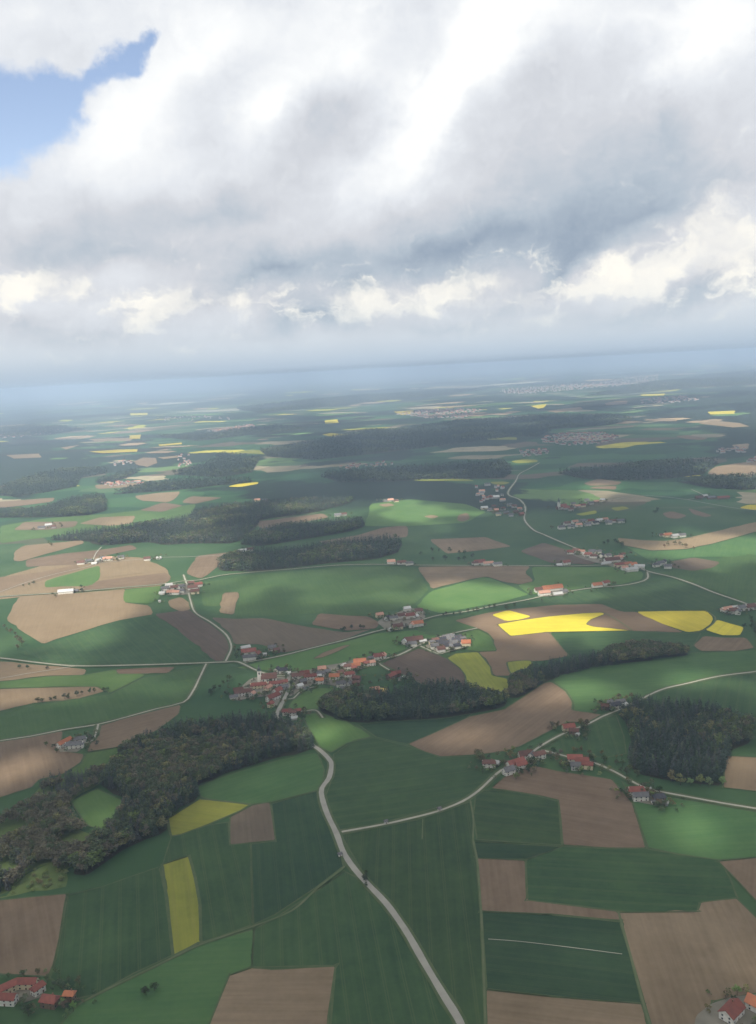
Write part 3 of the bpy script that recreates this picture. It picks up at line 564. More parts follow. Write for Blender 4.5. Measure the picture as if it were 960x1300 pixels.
def leaf_quads(C, size, flat=.4):
    """small randomly turned leaf clumps at the given centres"""
    n = len(C); nrm = rng.normal(size=(n, 3)); nrm[:, 2] = np.abs(nrm[:, 2])+flat; nrm /= np.linalg.norm(nrm, axis=1)[:, None]
    a = np.cross(nrm, rng.normal(size=(n, 3))); a /= np.linalg.norm(a, axis=1)[:, None]; b = np.cross(nrm, a)
    s = size*rng.uniform(.6, 1.3, n)[:, None]; k = rng.uniform(.5, .95, n)[:, None]
    V = np.stack((C-a*s, C-b*s*k, C+a*s*.9, C+b*s*k*.9), 1).reshape(-1, 3)
    return V, np.arange(4*n).reshape(-1, 4)
def decid_crown(nclump, per, size):
    """unit tree: height 1; crown of several uneven leaf masses with gaps"""
    Cs = []
    for i in range(nclump):
        t = i/nclump*6.283*1.7; z = .42+.5*rng.random(); rr = .30*math.sin(min(1, (1.08-z)/.55)*1.57)*rng.uniform(.35, 1)
        c = np.array((rr*math.cos(t), rr*math.sin(t), z)); r = rng.uniform(.10, .17)
        d = rng.normal(size=(per, 3)); d /= np.linalg.norm(d, axis=1)[:, None]
        Cs.append(c+d*r*(rng.uniform(.55, 1.1, per)[:, None])*np.array((1.1, 1.1, .85)))
    C = np.concatenate(Cs); V, Fq = leaf_quads(C, size)
    shade = rng.uniform(.75, 1.25, len(C))
    return V, Fq, np.repeat(shade, 4)[:, None]*np.ones(3)
def conif_crown(tiers, per, size):
    Cs = []
    for i in range(tiers):
        z = .16+.82*i/(tiers-1); r = .17*(1.02-z)**.8+.012
        n = max(3, int(per*(r/.17))); th = rng.random(n)*6.283; rr = r*np.sqrt(rng.uniform(.15, 1, n))
        Cs.append(np.stack((rr*np.cos(th), rr*np.sin(th), z-.22*rr+rng.normal(0, .012, n)), 1))
    C = np.concatenate(Cs); V, Fq = leaf_quads(C, size, .8); s = rng.uniform(.75, 1.25, len(C))
    return V, Fq, np.repeat(s, 4)[:, None]*np.ones(3)
PROTO = {('d', 0): [decid_crown(12, 34, .050) for _ in range(5)], ('d', 1): [decid_crown(9, 10, .085) for _ in range(5)], ('d', 2): [decid_crown(6, 4, .12) for _ in range(5)],
         ('c', 0): [conif_crown(13, 26, .034) for _ in range(4)], ('c', 1): [conif_crown(8, 10, .06) for _ in range(4)], ('c', 2): [conif_crown(5, 6, .11) for _ in range(4)]}
def trunk_mesh():
    import bmesh
    bm = bmesh.new()
    def limb(a, b, ra, rb, n=6):
        a = Vector(a); b = Vector(b); d = (b-a).normalized(); s = d.orthogonal().normalized(); t = d.cross(s)
        A = [bm.verts.new(a+(s*math.cos(q)+t*math.sin(q))*ra) for q in [6.283*i/n for i in range(n)]]
        B = [bm.verts.new(b+(s*math.cos(q)+t*math.sin(q))*rb) for q in [6.283*i/n for i in range(n)]]
        for i in range(n): bm.faces.new((A[i], A[(i+1) % n], B[(i+1) % n], B[i]))
        bm.faces.new(B)
    limb((0, 0, -.03), (0, 0, .45), .022, .015); limb((0, 0, .44), (.02, .01, .8), .015, .005)
    for i in range(5):
        q = i*1.9; limb((0, 0, .3+.06*i), (.2*math.cos(q), .2*math.sin(q), .55+.05*i), .009, .003)
    me = bpy.data.meshes.new('trunk'); bm.to_mesh(me); bm.free(); me.materials.append(BARK); return me
TRUNK = trunk_mesh()
CROWN = {}
for (k, l), ps in PROTO.items():
    if l == 0:
        CROWN[k] = [np_mesh('crown', V, Fq, LEAF if k == 'd' else NEEDLE, T_) for V, Fq, T_ in ps]

def merged(name, pts, mats_kind, lod, label):
    """pts: rows of x, y, height, kind(0 broadleaf, 1 conifer), r, g, b tint"""
    out = []
    for kd, kk in ((0, 'd'), (1, 'c')):
        P = pts[pts[:, 3] == kd]
        if not len(P): continue
        Vs, Fs, Ts, off = [], [], [], 0
        pick = rng.integers(0, len(PROTO[kk, lod]), len(P))
        for p in range(len(PROTO[kk, lod])):
            Q = P[pick == p]
            if not len(Q): continue
            V, Fq, T_ = PROTO[kk, lod][p]; n = len(Q)
            a = rng.random(n)*6.283; ca, sa = np.cos(a)[:, None], np.sin(a)[:, None]; h = Q[:, 2][:, None]; w = h*rng.uniform(.95, 1.4, n)[:, None]
            x = (V[:, 0]*ca-V[:, 1]*sa)*w+Q[:, 0][:, None]; y = (V[:, 0]*sa+V[:, 1]*ca)*w+Q[:, 1][:, None]
            z = V[:, 2]*h+relief(Q[:, 0], Q[:, 1])[:, None]
            Vs.append(np.stack((x, y, z), -1).reshape(-1, 3))
            Fs.append((Fq[None]+(np.arange(n)*len(V))[:, None, None]+off).reshape(-1, 4)); off += n*len(V)
            Ts.append((T_[None]*Q[:, None, 4:7]).reshape(-1, 3))
        out.append((np.concatenate(Vs), np.concatenate(Fs), np.concatenate(Ts), kk))
    # both kinds go into one object with two materials
    V = np.concatenate([o[0] for o in out]); T_ = np.concatenate([o[2] for o in out]); off = 0; Fs = []; mi = []
    for o in out: Fs.append(o[1]+off); off += len(o[0]); mi.append(np.full(len(o[1]), 0 if o[3] == 'd' else 1, np.int32))
    c = V.mean(0); c[2] = 0
    me = np_mesh(name, V-c, np.concatenate(Fs), LEAF, T_); me.materials.append(NEEDLE)
    me.polygons.foreach_set('material_index', np.concatenate(mi))
    ob = link(name, me, loc=tuple(c)); tag(ob, label, None, None, 'stuff'); return ob
def inside(poly, x, y):
    poly = np.asarray(poly); r = np.zeros(len(x), bool); j = len(poly)-1
    for i in range(len(poly)):
        xi, yi = poly[i]; xj, yj = poly[j]
        r ^= ((yi > y) != (yj > y)) & (x < (xj-xi)*(y-yi)/(yj-yi+1e-9)+xi); j = i
    return r
def fill(poly, spacing, jit=.42):
    P = np.asarray(poly); lo, hi = P.min(0), P.max(0)
    gx, gy = np.meshgrid(np.arange(lo[0], hi[0]+spacing, spacing), np.arange(lo[1], hi[1]+spacing, spacing))
    x = gx.ravel()+rng.normal(0, spacing*jit, gx.size); y = gy.ravel()+rng.normal(0, spacing*jit, gx.size)
    k = inside(P, x, y); return x[k], y[k]
def patchnoise(x, y, s, seed=0.):
    return .5+.25*(np.sin(x/s+seed)+np.sin(y/s*1.1+seed*2.+1.3*np.sin(x/s*.7)))
WOODS = [
 # label, conifer share, height, brownness, outline
 ('dark mixed wood above the olive rapeseed wedge', .62, 21, .42, [(157,955),(167,949),(207,936),(227,926),(247,924),(283,919),(320,913),(360,916),(385,929),(398,944),(396,952),(353,962),(320,972),(287,982),(250,997),(252,1014),(213,1039),(212,1056),(160,1077),(133,1096),(110,1112),(92,1110),(102,1094),(140,1058),(158,1032),(163,1015),(132,1000),(127,995),(142,980)]),
 ('brownish leafless broadleaf wood at the western edge', .18, 17, .8, [(-50,1058),(0,1048),(20,1033),(40,1012),(60,991),(100,988),(140,979),(124,998),(90,1016),(84,1040),(108,1058),(134,1060),(100,1094),(80,1108),(62,1096),(34,1108),(8,1136),(-50,1145)]),
 ('long narrow dark wood behind the striped pasture', .75, 22, .15, [(404,903),(427,887),(470,889),(507,885),(553,872),(597,875),(612,885),(645,889),(640,898),(600,906),(560,912),(510,915),(460,918),(430,915)]),
 ('dusky wood strip curling below the yellow fields', .45, 19, .4, [(646,886),(648,864),(672,855),(693,847),(750,839),(770,831),(810,820),(873,827),(873,833),(800,842),(750,849),(703,861),(660,886)]),
 ('dark square wood east of the wedge field', .68, 22, .3, [(785,906),(807,897),(853,899),(893,901),(933,911),(957,923),(953,943),(928,953),(920,970),(916,998),(893,996),(853,992),(810,983),(797,970),(802,953),(799,927)]),
 ('hill wood with a rounded crown in the west', .8, 22, .2, [(45,648),(90,634),(133,630),(137,648),(110,655),(47,657),(-20,658),(-20,650)]),
 ('long dark wood before the clearing', .75, 21, .3, [(60,686),(85,680),(110,675),(165,671),(240,658),(247,647),(320,640),(387,636),(453,634),(440,640),(403,650),(330,660),(325,670),(300,690),(247,690),(207,692),(187,688),(130,693),(110,687)]),
 ('dark wood tongue under the clearing', .75, 21, .2, [(333,673),(395,663),(460,660),(463,669),(440,676),(403,682),(330,694),(302,691),(322,680)]),
 ('dark wood along the ridge road', .7, 21, .25, [(275,718),(290,707),(320,701),(360,699),(433,689),(500,684),(512,691),(505,702),(477,710),(420,715),(370,721),(320,726),(280,725)]),
]
FAR_WOODS = [
 ('wooded hill range filling the middle distance', [(330,572),(437,554),(470,547),(507,546),(560,538),(640,530),(720,527),(773,527),(807,532),(773,540),(690,546),(640,556),(560,566),(480,576),(400,584),(340,580)]),
 ('dark forest band behind the winding road', [(407,605),(460,599),(520,594),(580,590),(640,588),(650,600),(640,607),(600,608),(540,609),(500,612),(430,612)]),
 ('dark forest on the eastern ridge', [(707,601),(760,595),(807,590),(860,588),(913,588),(893,602),(850,608),(800,610),(740,608)]),
 ('forest strip behind the tan eastern field', [(860,612),(905,609),(960,607),(1000,606),(1000,620),(940,622),(890,618)]),
 ('town forest in the blue haze', [(740,503),(770,497),(807,490),(873,480),(960,470),(1000,467),(1000,486),(940,489),(873,493),(800,500)]),
 ('western forest with a straight lower edge', [(-20,628),(33,610),(77,598),(127,596),(140,600),(103,607),(97,618),(60,625),(20,631)]),
 ('forest strip in front of the sunlit tan field', [(143,628),(187,618),(233,611),(290,609),(325,611),(300,614),(240,621),(200,624)]),
 ('dark forest slope in the west', [(220,603),(260,591),(283,578),(300,580),(330,582),(320,600),(280,606)]),
 ('hazy forest belt in the west', [(-20,545),(40,541),(110,545),(60,553),(-20,557)]),
 ('small forest belt by the western farms', [(120,612),(150,603),(177,598),(160,607),(130,616)]),
 ('low forest belt beyond the yellow spots', [(200,555),(280,549),(350,541),(390,545),(330,551),(250,560)]),
 ('blue forest belt below the horizon', [(300,518),(420,506),(540,497),(620,494),(560,503),(430,514),(330,525)]),
 ('forest belt beside the eastern towns', [(560,545),(640,540),(700,547),(680,555),(610,551)]),
]
LONE = []        # x, y, height, kind, tint, label, group
wood_pts = []
for label, cs, hgt, brown, poly in WOODS:
    wp = [at(*p) for p in smooth_poly(poly, 1)]
    D = dist(*np.mean(wp, 0))
    tag(drape('woodland_floor', None, SCRUB if 'leafless' in label else FLOOR, 2, world=wp, ragged=3., axis=((400, 900), (500, 900))), 'leaf litter under the ' + label, None, None, 'structure')
    x, y = fill(wp, 5.4 if D < 1400 else 8.0)
    if 'leafless' in label:
        k = rng.random(len(x)) < np.clip((x-at(0, 1090)[0])/70+.55, .5, 1); k &= patchnoise(x, y, 13., .7) < .76; x, y = x[k], y[k]
    n = len(x); cn = patchnoise(x, y, 38., len(label)); ck = (cn+rng.normal(0, .16, n) < cs).astype(float)
    h = .74*hgt*rng.uniform(.85, 1.1, n)*(1+.12*ck)*(.85+.3*patchnoise(x, y, 55., 2.))
    t = np.ones((n, 3))*rng.uniform(.85, 1.18, n)[:, None]
    fresh = (rng.random(n) > brown) & (rng.random(n) < .35)
    bare = (rng.random(n) < brown)
    t[bare] *= np.array((1.7, 1.18, 1.55)); t[fresh] *= np.array((1.35, 1.45, .9))
    pts = np.column_stack((x, y, h, 1-ck if False else ck, t))
    wood_pts.append([label, D, pts])
# the trees of the nearest wood margins stand as individuals
allp = np.concatenate([np.column_stack((p[2], np.full(len(p[2]), i))) for i, p in enumerate(wood_pts[:2])])
order = np.argsort(np.hypot(allp[:, 0], allp[:, 1]))
near_ids = order[:52]
EDGE = allp[near_ids]
for i in (0, 1):
    keep = np.ones(len(wood_pts[i][2]), bool)
    off = sum(len(wood_pts[j][2]) for j in range(i))
    idx = near_ids[(near_ids >= off) & (near_ids < off+len(keep))]-off
    keep[idx] = False; wood_pts[i][2] = wood_pts[i][2][keep]
for label, D, pts in wood_pts:
    merged('woodland', pts, None, 0 if D < 1500 else 1, label)
for label, poly in FAR_WOODS:
    wp = [at(*p) for p in poly]; c = np.mean(wp, 0); D = dist(*c)
    x, y = fill(wp, max(11., D/400)); n = len(x)
    if n > 16000: k = rng.permutation(n)[:16000]; x, y = x[k], y[k]; n = 16000
    ck = (patchnoise(x, y, 90., 1.)+rng.normal(0, .15, n) < .7).astype(float)
    sc = max(1., D/5500)**.5
    pts = np.column_stack((x, y, 21*sc*rng.uniform(.75, 1.15, n)*(.85+.3*patchnoise(x, y, 120., 3.)), ck, np.ones((n, 3))*rng.uniform(.7, 1.3, n)[:, None]))
    tag(drape('woodland_floor', None, FLOOR, 2, world=wp, ragged=0, axis=((400, 900), (500, 900))), 'ground under the ' + label, None, None, 'structure')
    merged('woodland', pts, None, 2, label)

def tree(x, y, h, kind, tint, label, group, name=None):
    r = link(name or ('conifer_tree' if kind == 'c' else 'broadleaf_tree'), None, loc=(x, y, pz(x, y)), rz=random.uniform(0, 6.28))
    w = h*random.uniform(.95, 1.3); r.scale = (w, w, h)
    link('trunk', TRUNK, r)
    c = link('crown', random.choice(CROWN[kind]), r); c.color = (*tint, 1)
    tag(r, label, 'tree', group); return r
def bush(x, y, h, tint, label, group):
    r = link('bush', None, loc=(x, y, pz(x, y)-h*.35), rz=random.uniform(0, 6.28)); r.scale = (h*1.9, h*1.9, h*1.35)
    c = link('foliage', random.choice(CROWN['d']), r); c.color = (*tint, 1)
    tag(r, label, 'bush', group); return r
for x, y, h, k, tr, tg, tb, w in EDGE:
    nm = 'broadleaf' if k == 0 else 'conifer'
    tone = 'bare brownish' if (tr > tb*1.1 and tg < tr*.75) else ('fresh green' if tg > tb*1.4 else 'dark')
    wl = ('the wood above the olive rapeseed wedge', 'the western leafless wood')[int(w)]
    tree(x, y, h, 'd' if k == 0 else 'c', (tr, tg, tb), f'{tone} {nm} tree on the near margin of {wl}', f'{tone} {nm} trees on the margin of {wl}')
# lone trees, hedgerows and garden trees: (photograph points, how many, heights, kind, tint, what it is)
GREEN, PALE, DARK, BROWN = (1., 1.05, .9), (1.9, 1.8, 1.3), (.62, .72, .7), (1.5, 1.05, 1.1)
ROWS = [
 ([(45,893),(75,889),(108,882),(140,877)], 14, (6, 10), 'd', DARK, 'hedgerow tree on the bank below the tan field'),
 ([(560,783),(590,779),(628,771)], 12, (6, 9), 'd', GREEN, 'roadside tree in the row along the valley road'),
 ([(672,768),(700,760),(745,752),(785,748)], 9, (4, 7), 'd', GREEN, 'young roadside tree below the red barn farm'),
 ([(640,776),(652,770)], 4, (9, 13), 'd', GREEN, 'bushy tree at the junction near the yellow fields'),
 ([(700,957),(740,957),(790,963)], 9, (4, 7), 'd', BROWN, 'hedge tree between the wedge field and the valley lane'),
 ([(770,968),(797,975),(790,982),(812,988)], 8, (6, 10), 'd', GREEN, 'shrubby tree on the rough corner of the square wood'),
 ([(852,993),(890,999),(915,1000)], 7, (9, 13), 'd', PALE, 'fresh green tree along the lower edge of the square wood'),
 ([(2,797),(10,802),(20,810),(30,822),(20,826)], 9, (8, 13), 'd', BROWN, 'tree of the copse west of the triangular field'),
 ([(533,706),(560,701),(598,706),(590,712),(545,712)], 14, (9, 14), 'd', DARK, 'tree of the grove above the ridge road'),
 ([(842,696),(856,692),(868,694),(880,698)], 8, (8, 12), 'd', BROWN, 'tree of the small copse below the tan ribbon'),
 ([(762,693),(780,690),(792,696)], 7, (9, 14), 'd', DARK, 'tree of the dark copse behind the road village'),
 ([(832,654),(836,648)], 4, (10, 14), 'd', DARK, 'tree of the clump by the eastern brown square'),
 ([(430,803),(445,799),(462,798)], 8, (6, 10), 'd', DARK, 'stream tree beside the long brown field'),
 ([(268,884),(280,874),(296,866)], 8, (7, 12), 'd', DARK, 'tree on the slope west of the church'),
 ([(425,884),(440,878),(458,880)], 7, (8, 13), 'd', GREEN, 'garden tree between the village and the long wood'),
 ([(500,872),(515,866),(526,872),(522,860)], 9, (8, 12), 'd', GREEN, 'garden tree around the red barn by the brown field'),
 ([(944,800),(952,792),(958,806),(955,785)], 8, (8, 13), 'd', DARK, 'tree along the eastern edge near the yellow field'),
 ([(610,962),(612,970)], 4, (10, 14), 'd', BROWN, 'reddish brown tree at the west end of the hamlet'),
 ([(700,927),(707,922)], 3, (8, 12), 'd', BROWN, 'brown tree west of the red roofed roadside house'),
 ([(738,927),(743,922),(748,925)], 4, (9, 12), 'd', BROWN, 'brown tree east of the red roofed roadside house'),
 ([(644,955),(653,954)], 2, (6, 8), 'd', PALE, 'pale blossoming tree at the edge of the brown field'),
 ([(697,948),(722,975),(757,966)], 4, (7, 10), 'd', DARK, 'dark tree beside the lane junction farm'),
 ([(660,984),(668,980),(676,974)], 5, (6, 9), 'd', DARK, 'orchard tree behind the roadside hamlet'),
 ([(791,1008),(835,1014),(842,1016)], 4, (6, 9), 'd', BROWN, 'farm tree beside the house below the square wood'),
 ([(762,901),(768,903),(772,893),(790,888),(808,889)], 7, (7, 10), 'd', BROWN, 'tree around the farm on the east road'),
 ([(200,1254),(194,1258),(188,1262),(176,1270)], 4, (5, 8), 'd', DARK, 'dark tree on the meadow near the courtyard farm'),
 ([(5,1240),(30,1243),(44,1241),(70,1252),(78,1250),(104,1254)], 8, (4, 7), 'd', GREEN, 'orchard tree beside the courtyard farm'),
 ([(460,1118),(464,1121)], 2, (4, 6), 'd', DARK, 'dark tree reaching over the main road'),
 ([(460,1112),(467,1126)], 2, (4, 5), 'd', DARK, 'low dark tree where a ditch meets the main road'),
 ([(20,848),(45,852),(62,850)], 4, (6, 9), 'd', DARK, 'lone tree on the dry ground by the cross road'),
 ([(104,746),(101,752)], 2, (9, 11), 'd', DARK, 'dark round tree by the white long barn'),
 ([(60,690),(66,694)], 3, (9, 12), 'd', PALE, 'tree of the pale copse in the bent tan strip'),
 ([(30,745),(45,742)], 4, (6, 9), 'd', GREEN, 'bush like tree on the fallow west of the long barn'),
 ([(12,950),(20,1060)], 0, (6, 9), 'd', GREEN, ''),
]
for px, n, (h0, h1), k, tint, lab in ROWS:
    if not n: continue
    n = max(1, round(n*.85))
    c = curve_pts([at(*p) for p in px], 1.) if len(px) > 1 else [np.array(at(*px[0]))]
    L = len(c)
    for i in range(n):
        p = c[min(L-1, int((i+.5+random.uniform(-.3, .3))/n*L))]; D = dist(*p)
        p = p+np.array((random.gauss(0, 2.2), random.gauss(0, 2.2)))
        tt = tuple(q*random.uniform(.8, 1.2) for q in tint)
        tree(p[0], p[1], random.uniform(h0, h1), k, tt, lab, lab+' row' if n > 1 else None)
# scrub below the western wood: bushes in rough grass
sc = [at(*p) for p in [(-20,1142),(8,1138),(34,1110),(62,1097),(85,1108),(84,1126),(60,1131),(20,1137)]]
tag(drape('rough_grassland', None, SCRUB, 2, world=sc, ragged=2., axis=((0,1100),(80,1100))), 'rough light green grass below the leafless wood', None, None, 'structure')
x, y = fill(sc, 6.5)
for i in range(len(x)):
    if random.random() < .55: bush(x[i], y[i], random.uniform(2.0, 4.2), tuple(q*random.uniform(.8, 1.15) for q in PALE), 'light green bush in the rough grass below the leafless wood', 'bushes below the leafless wood')
# ------------------------------------------------------------------ buildings
def roof_mat(name, c, alt):
    m, nt, b = new_mat(name)
    tc = nd(nt, 'ShaderNodeTexCoord'); oi = nd(nt, 'ShaderNodeObjectInfo')
    n = nd(nt, 'ShaderNodeTexNoise', i_Scale=.35, i_Detail=5.); nt.links.new(tc.outputs['Object'], n.inputs['Vector'])
    wv = nd(nt, 'ShaderNodeTexWave', wave_type='BANDS', bands_direction='Z', i_Scale=1.1, i_Distortion=.6); nt.links.new(tc.outputs['Object'], wv.inputs['Vector'])
    f = mth(nt, 'ADD', mrange(nt, n.outputs[0], .3, .7), mth(nt, 'MULTIPLY', wv.outputs['Fac'], .25), clamp=True)
    cc = mixc(nt, f, c, alt); hs = nd(nt, 'ShaderNodeHueSaturation'); nt.links.new(cc, hs.inputs['Color'])
    nt.links.new(mth(nt, 'MULTIPLY_ADD', oi.outputs['Random'], .4, .8), hs.inputs['Value'])
    nt.links.new(hs.outputs[0], b.inputs['Base Color']); b.inputs['Roughness'].default_value = .75
    return m
ROOF = {'red': roof_mat('red_tiles', (.26, .09, .068), (.19, .072, .06)), 'orange': roof_mat('orange_tiles', (.46, .18, .095), (.36, .14, .08)), 'brown': roof_mat('brown_tiles', (.17, .085, .065), (.12, .07, .06)),
        'grey': roof_mat('grey_slates', (.17, .165, .17), (.12, .12, .125)), 'dark': roof_mat('dark_slates', (.07, .07, .08), (.05, .05, .06)), 'pink': roof_mat('weathered_tiles', (.48, .27, .20), (.40, .22, .17)), 'yellow': roof_mat('straw_coloured_sheets', (.62, .48, .17), (.52, .40, .15)),
        'pale': roof_mat('pale_sheets', (.50, .50, .49), (.42, .42, .42))}
WALL = {'white': plain_mat('white_render', (.74, .72, .67), (.55, .53, .48), .4), 'cream': plain_mat('cream_render', (.68, .60, .42), (.58, .50, .35), .4), 'timber': plain_mat('weathered_timber', (.20, .14, .10), (.13, .10, .075), .8), 'grey': plain_mat('grey_render', (.45, .44, .42), (.36, .35, .34), .4)}
GLASS = plain_mat('window_glass', (.035, .045, .055), None, 1., .2, spec=.5); DOORM = plain_mat('brown_door', (.14, .08, .05), None, 2.); CHIM = plain_mat('chimney_brick', (.26, .15, .11), None, 2.)
DOME = plain_mat('dark_copper', (.07, .085, .08), (.10, .13, .12), .8); CLOCK = plain_mat('clock_white', (.75, .74, .68), None, 1.)
def boxv(x0, x1, y0, y1, z0, z1):
    v = [(x, y, z) for z in (z0, z1) for y in (y0, y1) for x in (x0, x1)]
    return v, [(0, 2, 3, 1), (4, 5, 7, 6), (0, 1, 5, 4), (2, 6, 7, 3), (0, 4, 6, 2), (1, 3, 7, 5)]
_cache = {}
def box_mesh(name, d, mat):
    k = (name, tuple(round(q, 2) for q in d), mat.name)
    if k not in _cache: v, f = boxv(*d); _cache[k] = mesh(name, v, f, mat)
    return _cache[k]
def wall_mesh(L, W_, H, rise, mat):
    x, y = L/2, W_/2
    v = [(-x, -y, -.6), (-x, y, -.6), (-x, y, H), (-x, 0, H+rise), (-x, -y, H), (x, -y, -.6), (x, y, -.6), (x, y, H), (x, 0, H+rise), (x, -y, H)]
    f = [(0, 4, 3, 2, 1), (5, 6, 7, 8, 9), (0, 5, 9, 4), (1, 2, 7, 6), (2, 3, 8, 7), (3, 4, 9, 8), (0, 1, 6, 5)]
    return mesh('wall', v, f, mat)
def roof_mesh(L, W_, H, rise, mat, hip=0.):
    o, t = .8, .28; s = rise/(W_/2); x, y = L/2+o, W_/2+o
    e = H-o*s+.06; r = H+rise+.06
    def prof(xx, rx): return [(xx, -y, e), (rx, 0, r), (xx, y, e), (xx, y, e+t), (rx, 0, r+t*1.25), (xx, -y, e+t)]
    v = prof(-x, -x+hip)+prof(x, x-hip)
    f = [(0, 1, 7, 6), (1, 2, 8, 7), (2, 3, 9, 8), (3, 4, 10, 9), (4, 5, 11, 10), (5, 0, 6, 11), (0, 5, 4, 1), (1, 4, 3, 2), (6, 7, 10, 11), (7, 8, 9, 10)]
    if hip: f += [(0, 2, 1), (3, 5, 4), (6, 7, 8), (9, 10, 11), (0, 5, 3, 2), (6, 8, 9, 11)]
    return mesh('roof', v, f, mat)
def house(x, y, L, W_, yaw, rc, wc, name='house', near=True, floors=2, pitch=.72, chimney=True):
    r = link(name, None, loc=(x, y, pz(x, y)), rz=R(yaw))
    H = 2.7*floors+.3; rise = W_/2*pitch
    link('wall', wall_mesh(L, W_, H, rise, WALL[wc]), r)
    rf = link('roof', roof_mesh(L, W_, H, rise, ROOF[rc], hip=random.choice((0, 0, 0, L*.1))), r)
    if chimney:
        link('chimney', box_mesh('chimney', (-.4, .4, -.4, .4, 0, 2.4), CHIM), rf, loc=(L*.22, W_*.12, H+rise*.62))
    if near:
        n = max(2, min(5, int(L/4.5)))
        for fl in range(floors):
            for s in (-1, 1):
                for i in range(n):
                    if fl == 0 and s == -1 and i == n//2: continue
                    w = link('window', box_mesh('window', (-.6, .6, -.03, .03, 0, 1.35), GLASS), r, loc=(-L/2+L*(i+.5)/n, s*(W_/2+.032), 1.0+2.7*fl))
            for s in (-1, 1):
                for q in (-.25, .25): link('window', box_mesh('window', (-.03, .03, -.6, .6, 0, 1.35), GLASS), r, loc=(s*(L/2+.032), q*W_, 1.0+2.7*fl))
        d = link('door', box_mesh('door', (-.6, .6, -.04, .04, 0, 2.15), DOORM), r, loc=(-L/2+L*(n//2+.5)/n, -(W_/2+.042), .02))
    return r
COLN = {'red': 'red roofed', 'orange': 'orange roofed', 'brown': 'brown roofed', 'grey': 'grey roofed', 'dark': 'slate roofed', 'pink': 'pink roofed', 'yellow': 'yellow roofed', 'pale': 'pale roofed'}
WALN = {'white': 'white', 'cream': 'cream', 'timber': 'timber', 'grey': 'grey walled'}
ORD = 'first second third fourth fifth sixth seventh eighth ninth tenth eleventh twelfth thirteenth fourteenth fifteenth sixteenth seventeenth eighteenth nineteenth twentieth'.split()
B, H_, S_ = 'barn', 'house', 'shed'
